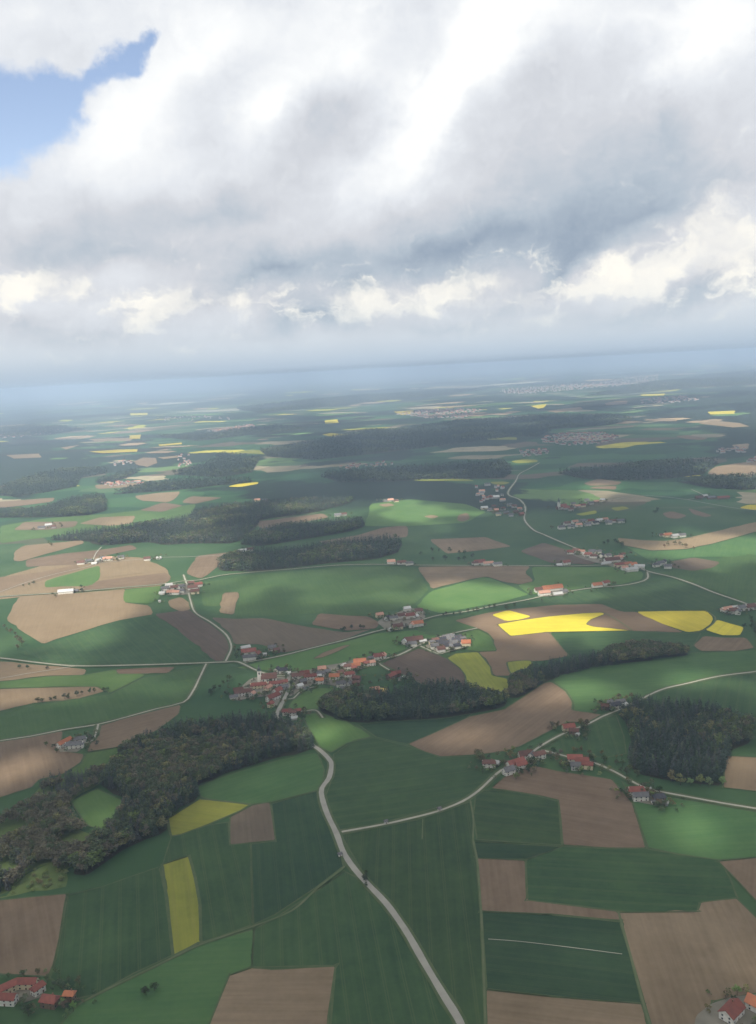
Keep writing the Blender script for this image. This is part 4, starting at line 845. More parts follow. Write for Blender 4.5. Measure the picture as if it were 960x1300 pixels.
CLUSTERS = [
 ('the courtyard farm in the bottom corner', [
  (8,1261,18,8,38,'red','cream',B),(36,1254,17,8,-4,'red','cream',B),(49,1261,11,7,55,'red','white',H_),(9,1274,18,8,-8,'red','white',H_),(64,1277,14,9,-14,'red','timber',H_),(89,1270,9,6,-8,'orange','timber',H_)]),
 ('the concrete yard by the brown field', [(929,1291,19,12,40,'red','white',H_),(961,1282,14,11,-50,'orange','white',H_)]),
 ('the lone courtyard farm', [(82,947,24,9,62,'orange','white',B),(95,950,26,9,6,'grey','white',H_),(102,943,16,8,14,'grey','white',B),(107,941,6,5,70,'pale','white',S_)]),
 ('the west end of the roadside hamlet', [(621,974,17,9,-6,'brown','white',H_),(630,971,9,7,-30,'pale','white',S_)]),
 ('the roadside hamlet', [(655,974,25,11,28,'red','white',H_),(646,983,15,10,26,'grey','white',B),(662,976,14,8,15,'red','white',B),(667,963,18,11,12,'brown','white',H_),(675,964,9,8,60,'grey','white',H_),(684,963,17,10,22,'brown','white',B)]),
 ('the lane junction farm', [(730,968,19,10,-8,'red','white',B),(739,971,17,9,-10,'red','white',H_),(745,976,16,9,-20,'red','cream',H_),(731,977,12,9,-12,'grey','grey',B)]),
 ('the farm below the square wood', [(808,1009,19,11,-3,'red','white',H_),(813,1016,18,9,-2,'grey','white',B),(824,1005,4.5,4,20,'pale','white',S_),(830,1021,5,4,10,'grey','white',S_),(837,1018,13,8,8,'dark','timber',B),(845,1022,6,5,-25,'pale','grey',S_)]),
 ('the roadside house under the wedge field', [(722,928,17,10,8,'red','cream',H_),(729,933,13,8,-20,'brown','timber',B),(733,935,5,4,30,'pale','white',S_)]),
 ('the farm on the east road', [(775,897,12,9,70,'grey','white',H_),(781,900,17,9,20,'dark','white',B),(787,896,15,8,10,'grey','white',B),(793,897,9,7,40,'pale','white',S_),(768,901,11,8,-10,'brown','timber',B)]),
 ('the farm north of the cross road junction', [(316,831,25,12,12,'red','white',B),(317,838,22,10,8,'grey','white',B),(327,834,12,10,72,'red','white',H_),(312,826,16,8,25,'pale','white',B),(346,826,14,9,5,'grey','white',H_),(336,833,7,5,0,'pale','white',S_),(351,829,10,8,30,'brown','timber',B)]),
 ('the school quarter by the church', [(329,874,29,11,8,'red','cream',H_),(309,883,28,12,14,'brown','white',B),(321,885,9,8,70,'pink','white',H_),(297,887,13,7,10,'grey','white',S_),(341,877,14,9,60,'pink','cream',H_),(350,872,21,10,8,'red','white',B),(361,870,12,9,10,'red','cream',H_),(361,876,13,9,20,'grey','grey',B),(353,881,14,10,50,'red','white',H_),(347,889,24,11,50,'red','white',B),(344,898,9,8,60,'red','cream',H_),(303,880,16,9,12,'brown','timber',B)]),
 ('the south end of the village street', [(365,908,14,9,-5,'red','white',H_),(372,909,11,8,-8,'brown','white',H_),(374,914,9,6,5,'pale','white',S_),(378,907,9,7,20,'red','timber',B)]),
 ('the inn quarter of the church village', [(352,854,11,8,70,'dark','white',H_),(360,855,15,9,0,'dark','white',H_),(366,857,8,6,20,'pale','white',S_),(379,862,22,11,8,'brown','white',B),(387,859,16,10,10,'red','white',H_),(394,863,22,9,8,'red','white',H_),(403,861,14,7,10,'pale','white',S_),(409,853,14,11,5,'pink','cream',H_),(408,859,13,9,-10,'grey','white',H_),(406,868,14,10,-5,'orange','white',H_),(381,875,10,7,40,'pale','white',H_),(389,876,9,7,15,'grey','white',S_),(385,869,12,9,20,'grey','timber',B),(416,857,10,8,15,'grey','white',H_)]),
 ('the middle lane of the church village', [(425,863,17,10,-3,'orange','white',H_),(433,872,15,10,10,'grey','white',H_),(444,860,17,11,8,'red','white',H_),(442,850,14,9,12,'brown','white',B),(437,849,8,7,50,'pale','white',H_),(457,844,22,13,5,'orange','cream',H_),(452,849,14,9,10,'orange','white',B),(449,852,10,8,30,'red','white',H_),(445,872,9,7,40,'grey','white',H_),(453,865,14,9,-20,'brown','timber',B),(452,871,12,8,15,'brown','timber',B),(438,876,14,8,0,'grey','grey',S_),(433,856,12,8,20,'brown','timber',S_)]),
 ('the east lane of the church village', [(466,846,12,8,20,'red','white',H_),(473,845,10,8,15,'pink','white',H_),(481,837,17,10,12,'red','white',H_),(487,836,9,8,70,'pink','white',H_),(472,838,11,8,10,'grey','white',S_)]),
 ('the barns above the long wood', [(475,886,26,14,10,'red','white',B),(476,880,15,9,12,'pink','cream',B),(488,882,12,9,-25,'yellow','cream',B),(466,890,8,6,0,'pale','white',S_),(497,862,17,10,48,'red','timber',B),(503,859,16,10,8,'red','timber',B),(515,862,9,5,-50,'pale','white',S_),(508,864,8,5,70,'grey','white',S_)]),
 ('the barn at the estate corner', [(525,816,32,13,12,'brown','timber',B),(514,818,11,9,72,'pale','white',H_),(524,821,14,9,10,'grey','white',H_),(537,816,12,6,12,'pale','white',S_),(519,820,9,7,20,'grey','white',S_)]),
 ('the new estate', [(553,817,11,9,10,'brown','white',H_),(562,816,12,10,15,'dark','grey',H_),(567,820,11,9,12,'dark','white',H_),(561,821,13,10,10,'dark','white',H_),(573,812,12,10,-10,'grey','white',H_),(582,813,12,10,8,'dark','white',H_),(576,820,13,11,12,'grey','white',H_),(584,818,12,10,-15,'dark','white',H_),(592,820,15,12,-5,'orange','cream',H_),(552,824,13,10,5,'grey','white',H_),(560,828,13,10,10,'brown','white',H_),(573,824,10,9,-30,'grey','white',H_),(580,824,12,9,20,'dark','white',H_),(548,819,9,7,20,'grey','cream',H_),(557,819,10,8,14,'dark','white',H_),(571,816,10,8,12,'grey','white',H_),(578,816,10,8,-8,'dark','white',H_),(588,815,10,8,5,'grey','white',H_),(568,824,12,9,10,'dark','white',H_),(566,813,11,9,10,'grey','white',H_)]),
 ('the valley hamlet', [(482,784,14,10,20,'pink','cream',H_),(492,788,10,8,60,'dark','white',H_),(500,788,15,8,10,'grey','white',B),(510,785,17,10,25,'brown','white',B),(517,776,13,10,15,'pale','white',H_),(521,785,19,11,10,'red','white',H_),(532,779,14,9,5,'brown','white',H_),(528,784,10,7,30,'pale','white',S_),(505,799,18,11,15,'brown','cream',B),(496,801,8,7,50,'pale','white',S_),(495,786,9,8,10,'grey','white',S_),(530,795,21,12,12,'orange','white',H_),(523,797,10,9,72,'pink','white',H_)]),
 ('the red barn farm on the valley road', [(701,750,44,15,12,'orange','white',B),(684,752,17,11,10,'brown','white',H_),(691,756,24,10,12,'pink','white',B),(708,756,20,8,14,'pale','white',S_),(716,753,14,8,5,'grey','grey',S_)]),
 ('the pair of roadside houses by the poplar road', [(758,746,20,12,10,'orange','white',H_),(769,743,16,11,25,'red','white',H_)]),
 ('the ridge road house near the road village', [(719,717,18,11,15,'red','white',H_),(710,719,13,8,5,'pale','white',S_)]),
 ('the upper part of the road village', [(725,704,16,11,-30,'red','white',H_),(732,702,17,11,-25,'brown','white',H_),(739,703,15,10,-30,'pink','white',H_),(747,707,19,12,-20,'red','white',H_),(754,709,17,11,-25,'brown','white',H_),(752,703,16,10,-20,'grey','white',H_),(760,703,13,9,10,'grey','white',H_),(764,708,15,11,60,'dark','white',H_),(772,708,15,10,20,'grey','white',H_),(743,706,11,9,10,'pale','white',S_)]),
 ('the lower part of the road village', [(777,714,36,15,8,'brown','white',B),(785,711,20,11,10,'pink','white',H_),(770,717,22,8,8,'pale','white',S_),(787,720,25,10,10,'red','cream',B),(797,719,18,12,10,'orange','cream',H_),(804,720,16,11,20,'orange','white',H_),(812,722,22,10,-15,'pale','white',B),(802,726,28,10,8,'pale','white',B),(793,724,14,10,10,'pink','white',H_),(790,707,14,9,15,'brown','white',H_)]),
 ('the farm east of the road fork', [(838,718,17,11,25,'grey','white',B),(843,716,14,10,60,'dark','white',H_),(848,722,16,10,-20,'grey','white',B),(833,720,14,9,10,'grey','white',H_)]),
 ('the yellow barn farm on the tan ribbon', [(848,682,22,12,8,'orange','cream',B),(857,683,18,12,15,'pale','white',H_),(866,682,18,10,10,'grey','white',B),(841,681,14,9,0,'brown','white',S_)]),
 ('the farm at the eastern edge', [(923,777,22,11,20,'pink','white',B),(930,779,18,10,12,'brown','white',B),(937,780,13,9,60,'grey','white',H_),(942,775,18,11,20,'grey','white',H_),(953,774,20,12,15,'brown','white',B),(932,774,13,9,10,'pale','white',S_)]),
 ('the crossroads village in the north', [(643,653,20,13,15,'grey','white',H_),(653,645,18,13,10,'brown','white',H_),(660,648,18,12,-20,'pink','white',H_),(647,643,18,12,15,'grey','white',H_),(662,655,18,13,30,'red','white',H_),(655,652,18,12,10,'brown','white',H_),(615,647,26,13,10,'pale','white',B),(622,649,18,12,20,'grey','white',H_),(630,650,18,13,10,'pink','white',H_),(633,655,18,12,5,'grey','white',H_),(639,648,18,12,15,'brown','white',H_),(630,633,26,13,10,'pale','white',B),(649,656,17,12,-10,'grey','white',H_),(627,645,17,12,-10,'brown','white',H_)]),
 ('the northern church village', [(719,647,24,14,10,'red','white',H_),(725,649,18,13,10,'brown','white',H_),(733,645,20,13,15,'pink','white',H_),(740,644,20,13,15,'red','white',H_),(750,641,22,13,20,'grey','white',H_),(757,639,20,12,15,'pink','white',H_),(765,637,18,12,10,'pale','white',H_),(728,642,18,12,0,'grey','white',H_),(709,647,18,12,10,'brown','timber',B),(745,637,18,12,10,'grey','white',H_)]),
 ('the housing rows south of the northern church', [(713,672,20,13,10,'grey','white',H_),(720,667,18,12,10,'brown','white',H_),(725,671,18,12,-10,'grey','white',H_),(730,665,18,12,15,'pink','white',H_),(740,664,18,12,10,'grey','white',H_),(750,664,20,13,10,'red','white',H_),(756,666,18,12,10,'dark','white',H_),(761,663,18,12,15,'pale','white',H_),(768,662,18,12,10,'pink','white',H_),(773,666,18,12,-10,'grey','white',H_),(778,664,20,12,10,'brown','white',H_),(788,664,20,12,5,'grey','white',H_),(735,669,18,12,5,'pink','white',H_),(746,668,18,12,10,'grey','white',H_)]),
 ('the red roofed estate farm', [(887,634,26,14,10,'brown','white',B),(903,634,30,14,8,'grey','white',B),(918,634,48,16,6,'red','white',B),(895,632,20,12,20,'pale','white',H_)]),
 ('the western lane hamlet', [(103,717,19,11,10,'brown','white',H_),(113,715,17,11,20,'grey','white',H_),(120,717,13,9,0,'pale','white',S_),(125,714,16,11,60,'pale','white',H_),(137,712,26,12,8,'pink','white',H_),(131,711,14,9,10,'grey','white',H_),(154,710,16,10,10,'grey','white',H_),(187,712,17,11,12,'brown','white',H_),(202,710,13,9,10,'pale','white',S_)]),
 ('the field barn on the ridge road', [(84,754,34,11,7,'pale','white',B),(96,752,14,9,10,'grey','timber',S_)]),
 ('the white farm hamlet on the ridge road', [(210,750,18,11,20,'grey','white',H_),(217,755,16,11,10,'pink','white',H_),(222,749,18,11,15,'brown','white',B),(230,748,17,11,60,'grey','white',H_),(215,746,16,10,10,'pale','white',H_),(224,755,16,10,-10,'pink','white',H_),(230,753,14,10,10,'grey','white',H_),(206,755,12,9,0,'pale','white',S_),(245,749,22,12,10,'brown','white',B),(252,745,18,11,20,'red','white',H_),(248,754,18,11,10,'brown','cream',H_),(243,743,14,10,10,'brown','timber',B),(203,765,4,4,0,'pale','white',S_)]),
 ('the hilltop farm in the west', [(53,672,26,12,10,'grey','white',B),(62,669,26,13,15,'pale','white',B),(68,671,18,11,10,'brown','white',H_)]),
 ('the ridge farms beyond the wide green field', [(497,716,20,11,6,'pink','white',H_),(510,717,22,10,8,'brown','white',B),(520,718,18,10,5,'grey','white',H_),(609,717,26,14,10,'red','white',H_),(620,718,24,11,8,'pink','white',B),(632,719,20,10,5,'grey','white',B),(603,718,14,10,10,'brown','white',H_)]),
 ('the farm in the sunny meadow', [(496,637,26,14,10,'pink','white',H_),(503,638,20,12,10,'brown','white',B),(489,637,18,12,0,'grey','white',S_)]),
 ('the farms between the long woods', [(429,656,26,14,10,'grey','white',B),(437,655,20,12,20,'brown','white',H_),(327,637,24,14,10,'pink','white',H_),(337,637,24,14,10,'grey','white',H_),(308,702,22,11,15,'pale','white',H_),(318,700,18,10,10,'brown','white',B)]),
]
def nm(kind): return {'house': 'house', 'barn': 'barn', 'shed': 'shed'}[kind]
house_spots = []
for phrase, rows in CLUSTERS:
    srt = sorted(range(len(rows)), key=lambda i: rows[i][0])
    made = {}
    for rank, i in enumerate(srt):
        px, py, L, W_, yaw, rc, wc, kind = rows[i]
        x, y = at(px, py-.5); D = dist(x, y)
        big = .66 if D > 3200 else .8 if D > 2500 else .94 if D > 1300 else .84
        if D > 2500 and wc == 'white': wc = random.choice(('cream', 'grey', 'grey', 'timber'))
        o = house(x, y, L*big, W_*big, yaw, rc, wc, nm(kind), near=D < 1330 and kind != S_, floors=1 if D > 3200 else {'house': 2, 'barn': 2, 'shed': 1}[kind], pitch=random.uniform(.62, .85), chimney=kind == H_)
        place = 'at' if 'farm' in phrase or 'yard' in phrase else 'in'
        o['label'] = f'{COLN[rc]} {nm(kind)}, {ORD[rank]} from left {place} {phrase}'
        o['category'] = nm(kind); o['group'] = f'{nm(kind)}s of {phrase}' if sum(r[7] == kind for r in rows) > 1 else ''
        if not o['group']: del o['group']
        house_spots.append((x, y, max(L, W_), D))
# churches
def church(px, py, L, W_, yaw, rc, th, tw, label, onion):
    x, y = at(px, py); r = link('church', None, loc=(x, y, pz(x, y)), rz=R(yaw))
    link('nave', wall_mesh(L, W_, 8, W_*.55, WALL['white']), r); link('roof', roof_mesh(L, W_, 8, W_*.55, ROOF[rc]), r)
    v, f = boxv(-tw/2, tw/2, -tw/2, tw/2, -.5, th); t = link('tower', mesh('tower', v, f, WALL['white']), r, loc=(-L/2-tw/2-.05, 0, 0))
    prof = [(tw*.62, 0), (tw*.66, .6), (tw*.42, 1.6), (tw*.5, 3.2), (tw*.36, 4.8), (tw*.14, 6.0), (tw*.16, 7.), (.1, 9.5)] if onion else [(tw*.68, 0), (tw*.5, 2), (tw*.25, 6), (.06, 13)]
    vs = []; fs = []; n = 10
    for i, (rr, z) in enumerate(prof):
        for k in range(n): vs.append((rr*math.cos(6.283*k/n), rr*math.sin(6.283*k/n), z))
        if i:
            for k in range(n): a = (i-1)*n; fs.append((a+k, a+(k+1) % n, a+n+(k+1) % n, a+n+k))
    fs.append(tuple(range(n-1, -1, -1))); fs.append(tuple(range((len(prof)-1)*n, len(prof)*n)))
    link('spire', mesh('spire', vs, fs, DOME), t, loc=(0, 0, th+.01))
    for s, dx, dy in ((0, 0, -1), (1, 0, 1), (0, -1, 0)):
        d = (-.9, .9, -.04, .04, 0, 3) if dy else (-.04, .04, -.9, .9, 0, 3)
        link('belfry_opening', box_mesh('belfry_opening', d, GLASS), t, loc=(dx*(tw/2+.042), dy*(tw/2+.042), th-5))
    for i in range(4):
        for s in (-1, 1): link('window', box_mesh('nave_window', (-.7, .7, -.04, .04, 0, 4), GLASS), r, loc=(-L/2+L*(i+.5)/4, s*(W_/2+.042), 2.5))
    link('door', box_mesh('church_door', (-.04, .04, -1, 1, 0, 3.2), DOORM), r, loc=(L/2+.042, 0, .02))
    tag(r, label, 'church')
church(342, 866, 22, 11, 6, 'brown', 19, 5.5, 'white village church with slim tower beside the long cream school', True)
church(715, 646, 22, 13, 20, 'red', 24, 7, 'distant white church tower in the northern village', False)
# a roadside chapel and field huts
for px, py, lab in ((432, 1087, 'tiny white wayside chapel beside the main road junction'), (490, 1045.5, 'tiny pale hut beside the first stretch of the hamlet lane'), (558, 1029, 'tiny pale hut halfway along the hamlet lane')):
    x, y = at(px, py); o = house(x, y, 3.0, 2.6, 20, 'grey', 'white', 'chapel' if 'chapel' in lab else 'hut', near=False, floors=1, chimney=False)
    link('door', box_mesh('hut_door', (-.4, .4, -.04, .04, 0, 1.8), DOORM), o, loc=(0, -1.342, .02)); tag(o, lab, 'chapel' if 'chapel' in lab else 'hut')
# garden trees round the houses
kk = 0
for x, y, s, D in house_spots:
    if D > 2600: continue
    for _ in range(1 if D > 1500 else 2):
        if random.random() < .2 or kk > 62: continue
        a = random.uniform(0, 6.28); q = s*.62+random.uniform(3, 9)
        X, Y_ = x+q*math.cos(a), y+q*math.sin(a)
        if any(math.hypot(X-h[0], Y_-h[1]) < h[2]*.5+2 for h in house_spots): continue
        tn = random.choice((GREEN, DARK, BROWN, PALE)); nmn = {GREEN: 'green', DARK: 'dark', BROWN: 'brownish', PALE: 'pale blossoming'}[tn]
        tree(X, Y_, random.uniform(5, 10), 'd', tuple(v*random.uniform(.8, 1.2) for v in tn), f'{nmn} garden tree among the village and farm houses', f'{nmn} garden trees among the houses'); kk += 1
# the rest of the garden greenery, hedges and orchards: past counting
gp = []
for x, y, s, D in house_spots:
    for _ in range(7 if D < 1600 else 5):
        a = rng.random()*6.283; q = s*.6+rng.uniform(2, 16)*(1 if D < 2000 else 1.5); X, Y_ = x+q*math.cos(a), y+q*math.sin(a)
        if any(math.hypot(X-h[0], Y_-h[1]) < h[2]*.42+1.5 for h in house_spots): continue
        tn = (GREEN, DARK, DARK, BROWN, BROWN, PALE)[rng.integers(6)]; gp.append((X, Y_, rng.uniform(3.5, 8.5)*(1 if D < 2000 else 1.25), 0, *(v*rng.uniform(.8, 1.2) for v in tn)))
merged('garden_greenery', np.array(gp), None, 1, 'garden trees, hedges and shrubs among the houses')
# far towns: too many and too small to tell apart
def town(label, poly, n, tall=0.):
    wp = [at(*p) for p in poly]; P = np.asarray(wp); lo, hi = P.min(0), P.max(0)
    x = rng.uniform(lo[0], hi[0], n*4); y = rng.uniform(lo[1], hi[1], n*4); k = inside(P, x, y); x, y = x[k][:n], y[k][:n]
    Vs, Fs, mi = [], [], []; off = 0
    base = [(-1, -1, 0), (1, -1, 0), (1, 1, 0), (-1, 1, 0), (-1, -1, 1), (1, -1, 1), (1, 1, 1), (-1, 1, 1), (-1, 0, 1.55), (1, 0, 1.55)]
    fq = [(0, 1, 5, 4), (1, 2, 6, 5), (2, 3, 7, 6), (3, 0, 4, 7), (4, 5, 9, 8), (6, 7, 8, 9)]; ft = [(5, 6, 9), (7, 4, 8)]
    allf, allm = [], []
    for X, Y_ in zip(x, y):
        D = dist(X, Y_); L = random.uniform(4, 7)*(1.8 if random.random() < .1 else 1); Wd = random.uniform(3.5, 5); H = random.uniform(5.5, 8)+tall*random.random()**3
        a = random.uniform(-.4, .6); z = pz(X, Y_)
        for v in base: Vs.append((X+v[0]*L*math.cos(a)-v[1]*Wd*math.sin(a), Y_+v[0]*L*math.sin(a)+v[1]*Wd*math.cos(a), z-1+v[2]*H))
        rm = random.choice((1, 1, 2, 3))
        for i, f in enumerate(fq): allf.append(tuple(q+off for q in f)); allm.append(0 if i < 4 else rm)
        for f in ft: allf.append(tuple(q+off for q in f)); allm.append(0)
        off += 10
    c = (float(P[:, 0].mean()), float(P[:, 1].mean()), 0)
    me = mesh('distant_town', [(v[0]-c[0], v[1]-c[1], v[2]) for v in Vs], allf, WALL['grey'])
    for m in (ROOF['red'], ROOF['grey'], ROOF['pink']): me.materials.append(m)
    me.polygons.foreach_set('material_index', np.array(allm, np.int32))
    tag(link('distant_town', me, loc=c), label, None, None, 'stuff')
town('large pale town spread below the horizon', [(630,496),(700,490),(760,486),(835,477),(838,482),(790,490),(720,496),(650,501)], 900, 14)
town('reddish town beyond the wooded hill', [(500,526),(545,520),(590,518),(612,521),(590,531),(540,531)], 420)
town('village in the shaded valley east of the wooded hill', [(685,556),(720,550),(760,549),(790,556),(770,563),(720,566),(690,562)], 230)
town('scattered houses by the oval yellow field', [(660,573),(690,570),(700,576),(665,580)], 40)
town('village in the eastern haze', [(810,508),(865,503),(890,508),(850,512),(815,513)], 130)
town('village in the western haze', [(262,548),(320,538),(325,543),(290,549)], 110)
town('far western village strip', [(0,551),(60,545),(95,544),(60,552),(0,557)], 90)
town('western farms beyond the forest', [(120,614),(180,611),(184,615),(140,618)], 34)
town('hamlet by the straw coloured field', [(140,590),(165,583),(170,588),(150,594)], 12)
town('western valley hamlet', [(225,578),(240,576),(244,592),(228,596)], 20)
town('eastern ridge hamlets', [(905,570),(940,568),(950,574),(910,577)], 22)
town('eastern edge village', [(945,584),(985,578),(985,584),(950,588)], 30)
town('hamlets on the wooded slope', [(430,593),(490,585),(500,590),(440,598)], 26)
town('pale villages along the blue plain', [(200,530),(290,528),(300,533),(210,536)], 40)
town('northern roadside houses', [(600,615),(640,618),(646,640),(610,642)], 22)
# ------------------------------------------------------------------ sun
SUN_EL, SUN_AZ = R(50), R(30)                 # sun behind and to the left of the view
S = np.array((-math.sin(SUN_AZ)*math.cos(SUN_EL), -math.cos(SUN_AZ)*math.cos(SUN_EL), math.sin(SUN_EL)))
sd = bpy.data.lights.new('sun', 'SUN'); sd.energy = SUN_E; sd.angle = R(.5); sd.color = (1., .935, .80)
sun = link('sun', sd, loc=(0, 0, 6000)); sun.rotation_euler = Vector(S).to_track_quat('Z', 'Y').to_euler()

# ------------------------------------------------------------------ haze
def haze():
    v, f = boxv(-61000, 61000, -61000, 61000, -1, 475)
    m = bpy.data.materials.new('valley_haze'); m.use_nodes = True; nt = m.node_tree; nt.nodes.clear()
    o = nd(nt, 'ShaderNodeOutputMaterial'); p = nd(nt, 'ShaderNodeVolumePrincipled')
    p.inputs['Color'].default_value = (*HAZE_C, 1); p.inputs['Density'].default_value = HAZE_D; p.inputs['Anisotropy'].default_value = .0
    nt.links.new(p.outputs[0], o.inputs['Volume'])
    tag(link('haze', mesh('haze', v, f, m)), 'thin bluish haze over the plain', None, None, 'stuff')
haze()

# ------------------------------------------------------------------ cloud deck added above the frame, shaped to cast shade and sunny gaps
LIT = [(330,860,50,10,.45),(200,690,60,10,.5),(430,640,60,6,.4),(820,745,60,10,.4),(700,700,30,5,.4),(30,640,120,30,.8),(330,640,60,6,.4),(200,870,90,10,.45),(960,870,40,14,.5),(560,700,60,6,.4),(110,735,230,62,.9),(60,850,120,22,.5),(400,752,120,22,.55),(860,862,90,12,.65),(720,878,50,13,.7),(760,812,70,12,.7),(600,755,66,18,.9),(900,690,90,20,.75),(130,610,260,60,.8),(300,765,30,16,.6),(560,835,60,10,.4),(840,700,90,8,.6),(575,818,46,12,.85),(250,720,90,10,.7),(500,760,60,8,.5),(600,935,60,12,.5),(340,990,40,10,.3),(750,1190,60,25,.25),(110,1200,40,40,.2),(690,890,50,10,.45),  # sunny gaps: photograph point on the ground, half width, half height, strength
 (100,778,85,34,.95),(15,800,40,30,.7),(165,760,60,20,.6),(20,985,45,28,.9),(30,886,60,14,.75),(700,788,120,22,1),(640,792,50,20,.9),(690,750,70,12,.9),(850,790,70,12,.35),
 (620,752,60,13,.7),(430,930,44,14,.85),(888,1050,40,26,.7),(960,1040,30,50,.2),(720,872,36,8,.5),(850,865,30,8,.4),(345,745,40,16,.4),(455,850,40,9,.6),(930,700,70,26,.75),
 (860,690,50,8,.5),(945,980,20,22,.7),(960,1210,18,35,.5),(560,655,70,9,.9),(130,600,150,24,.85),(60,570,90,16,.7),(200,634,70,9,.85),(70,690,90,20,.6),(230,540,160,13,.8),(480,530,70,8,.9),(765,620,30,4,1),
 (940,598,40,9,1),(880,535,110,14,.7),(660,503,200,10,.9),(125,812,45,12,.8),(60,722,100,12,.7),(30,1108,45,22,.65),(125,1035,26,12,.75),(265,1030,45,14,.45),(30,1140,40,5,.55),(560,609,50,3,.8),(665,585,25,4,.8),(340,575,40,5,.6),(230,1140,20,50,.25)]
SHADY = [(640,572,330,30),(645,646,100,24),(850,575,120,20),(420,600,110,12),(480,575,190,26),(760,600,180,12),(330,680,190,24),(560,700,130,14),(860,640,120,10),(720,555,90,12),(420,745,120,14),(620,730,60,8),(820,730,120,10),(390,810,90,14),(770,815,90,10),(640,650,60,12),(70,648,60,7)]
DECK_H, DECK_T = 3500., 320.
def deck():
    off = S[:2]*(DECK_H/S[2])
    gx = np.concatenate((np.arange(-5200, -900, 43.), np.arange(-900, 900, 13.), np.arange(900, 5201, 43.))); gy = np.concatenate((np.arange(-2200, 300, 50.), np.arange(300, 1900, 13.), np.arange(1900, 9301, 40.))); X, Y = np.meshgrid(gx, gy)
    def n2(x, y, s, sd_):
        r = np.random.default_rng(sd_); v = 0; a = 1; tot = 0
        for o in range(5):
            for _ in range(3):
                th = r.random()*6.283; ph = r.random()*6.283; k = 6.283/s*2**o
                v = v+a*np.sin((x*math.cos(th)+y*math.sin(th))*k*r.uniform(.7, 1.3)+ph+1.2*np.sin(y*k*.31+ph)); tot += a
            a *= .55
        return v/tot
    wx, wy = n2(X, Y, 620, 3)*340, n2(X, Y, 620, 4)*340
    keep = np.ones_like(X)
    for px, py, rx, ry, s in LIT:
        cx, cy = at(px, py); ex = np.array(at(px+rx, py-rx*math.tan(ROLL)))-(cx, cy); ey = np.array(at(px, py-ry))-(cx, cy); ey2 = np.array(at(px, py+ry))-(cx, cy)
        ly = .5*(np.linalg.norm(ey)+np.linalg.norm(ey2)); lx = np.linalg.norm(ex)
        k = min(1., lx/210)
        d = np.hypot((X-cx+wx*k)/lx, (Y-cy+wy*min(1., ly/210))/ly)
        t = np.clip((1.35-d)/.75, 0, 1); keep *= 1-(s**.4)*t*t*(3-2*t)
    thin = np.clip((Y-1300)/1300, 0, 1)                          # solid above the near fields, broken further out
    brk = np.clip((n2(X, Y, 1250, 5)+.04)/.16, 0, 1); brk = brk*brk*(3-2*brk)*.95
    for px, py, rx, ry in SHADY:
        cx, cy = at(px, py); lx = abs(at(px+rx, py-rx*math.tan(ROLL))[0]-cx); ly = .5*math.hypot(*(np.array(at(px, py-ry))-at(px, py+ry)))
        d = np.hypot((X-cx+wx)/lx, (Y-cy+wy)/ly); q = np.clip((1.3-d)/.6, 0, 1); brk = np.maximum(brk, q*q*(3-2*q))
    t = DECK_T*np.clip(keep*((1-thin)*(1+.5*n2(X, Y, 700, 6))+thin*brk), 0, 1.5)
    edge = np.minimum(np.minimum(X-gx[0], gx[-1]-X), np.minimum(Y-gy[0], gy[-1]-Y)); t *= np.clip(edge/700, 0, 1)
    lump = n2(X, Y, 500, 9)*30
    base = DECK_H+n2(X, Y, 1800, 8)*40
    solid = t > 4.
    nx, ny = len(gx), len(gy)
    sl = S[:2]/S[2]                       # the bank is sheared along the sun so its gaps stay open
    zt = base+t*.75+lump*np.clip(t/150, 0, 1)+.5; zb = base-t*.25-.5
    top = np.stack((X+sl[0]*zt, Y+sl[1]*zt, zt), -1).reshape(-1, 3)
    bot = np.stack((X+sl[0]*zb, Y+sl[1]*zb, zb), -1).reshape(-1, 3)
    c = solid[:-1, :-1] & solid[1:, :-1] & solid[:-1, 1:] & solid[1:, 1:]
    I, J = np.nonzero(c); a = I*nx+J; q = np.stack((a, a+1, a+nx+1, a+nx), -1); N = nx*ny
    cp = np.pad(c, 1); sides = []
    for di, dj, (p, r_) in ((-1, 0, (0, 1)), (0, 1, (1, 2)), (1, 0, (2, 3)), (0, -1, (3, 0))):
        m = ~cp[I+1+di, J+1+dj]; s = q[m]; sides.append(np.stack((s[:, p], s[:, p]+N, s[:, r_]+N, s[:, r_]), -1))
    Fq = np.concatenate([q, q[:, ::-1]+N]+sides)
    m = bpy.data.materials.new('shade_cloud_water'); m.use_nodes = True; nt = m.node_tree; nt.nodes.clear()
    o = nd(nt, 'ShaderNodeOutputMaterial'); p = nd(nt, 'ShaderNodeVolumePrincipled')
    p.inputs['Color'].default_value = (.99, .99, .99, 1); p.inputs['Density'].default_value = DECK_D; p.inputs['Anisotropy'].default_value = .3
    nt.links.new(p.outputs[0], o.inputs['Volume'])
    used = np.unique(Fq); remap = np.full(2*N, -1); remap[used] = np.arange(len(used)); V = np.concatenate((top, bot))[used]
    tag(link('shade_clouds', np_mesh('shade_clouds', V, remap[Fq], m, smooth=True)), 'unseen cloud bank added overhead to shade the farmland', None, None, 'stuff')
deck()

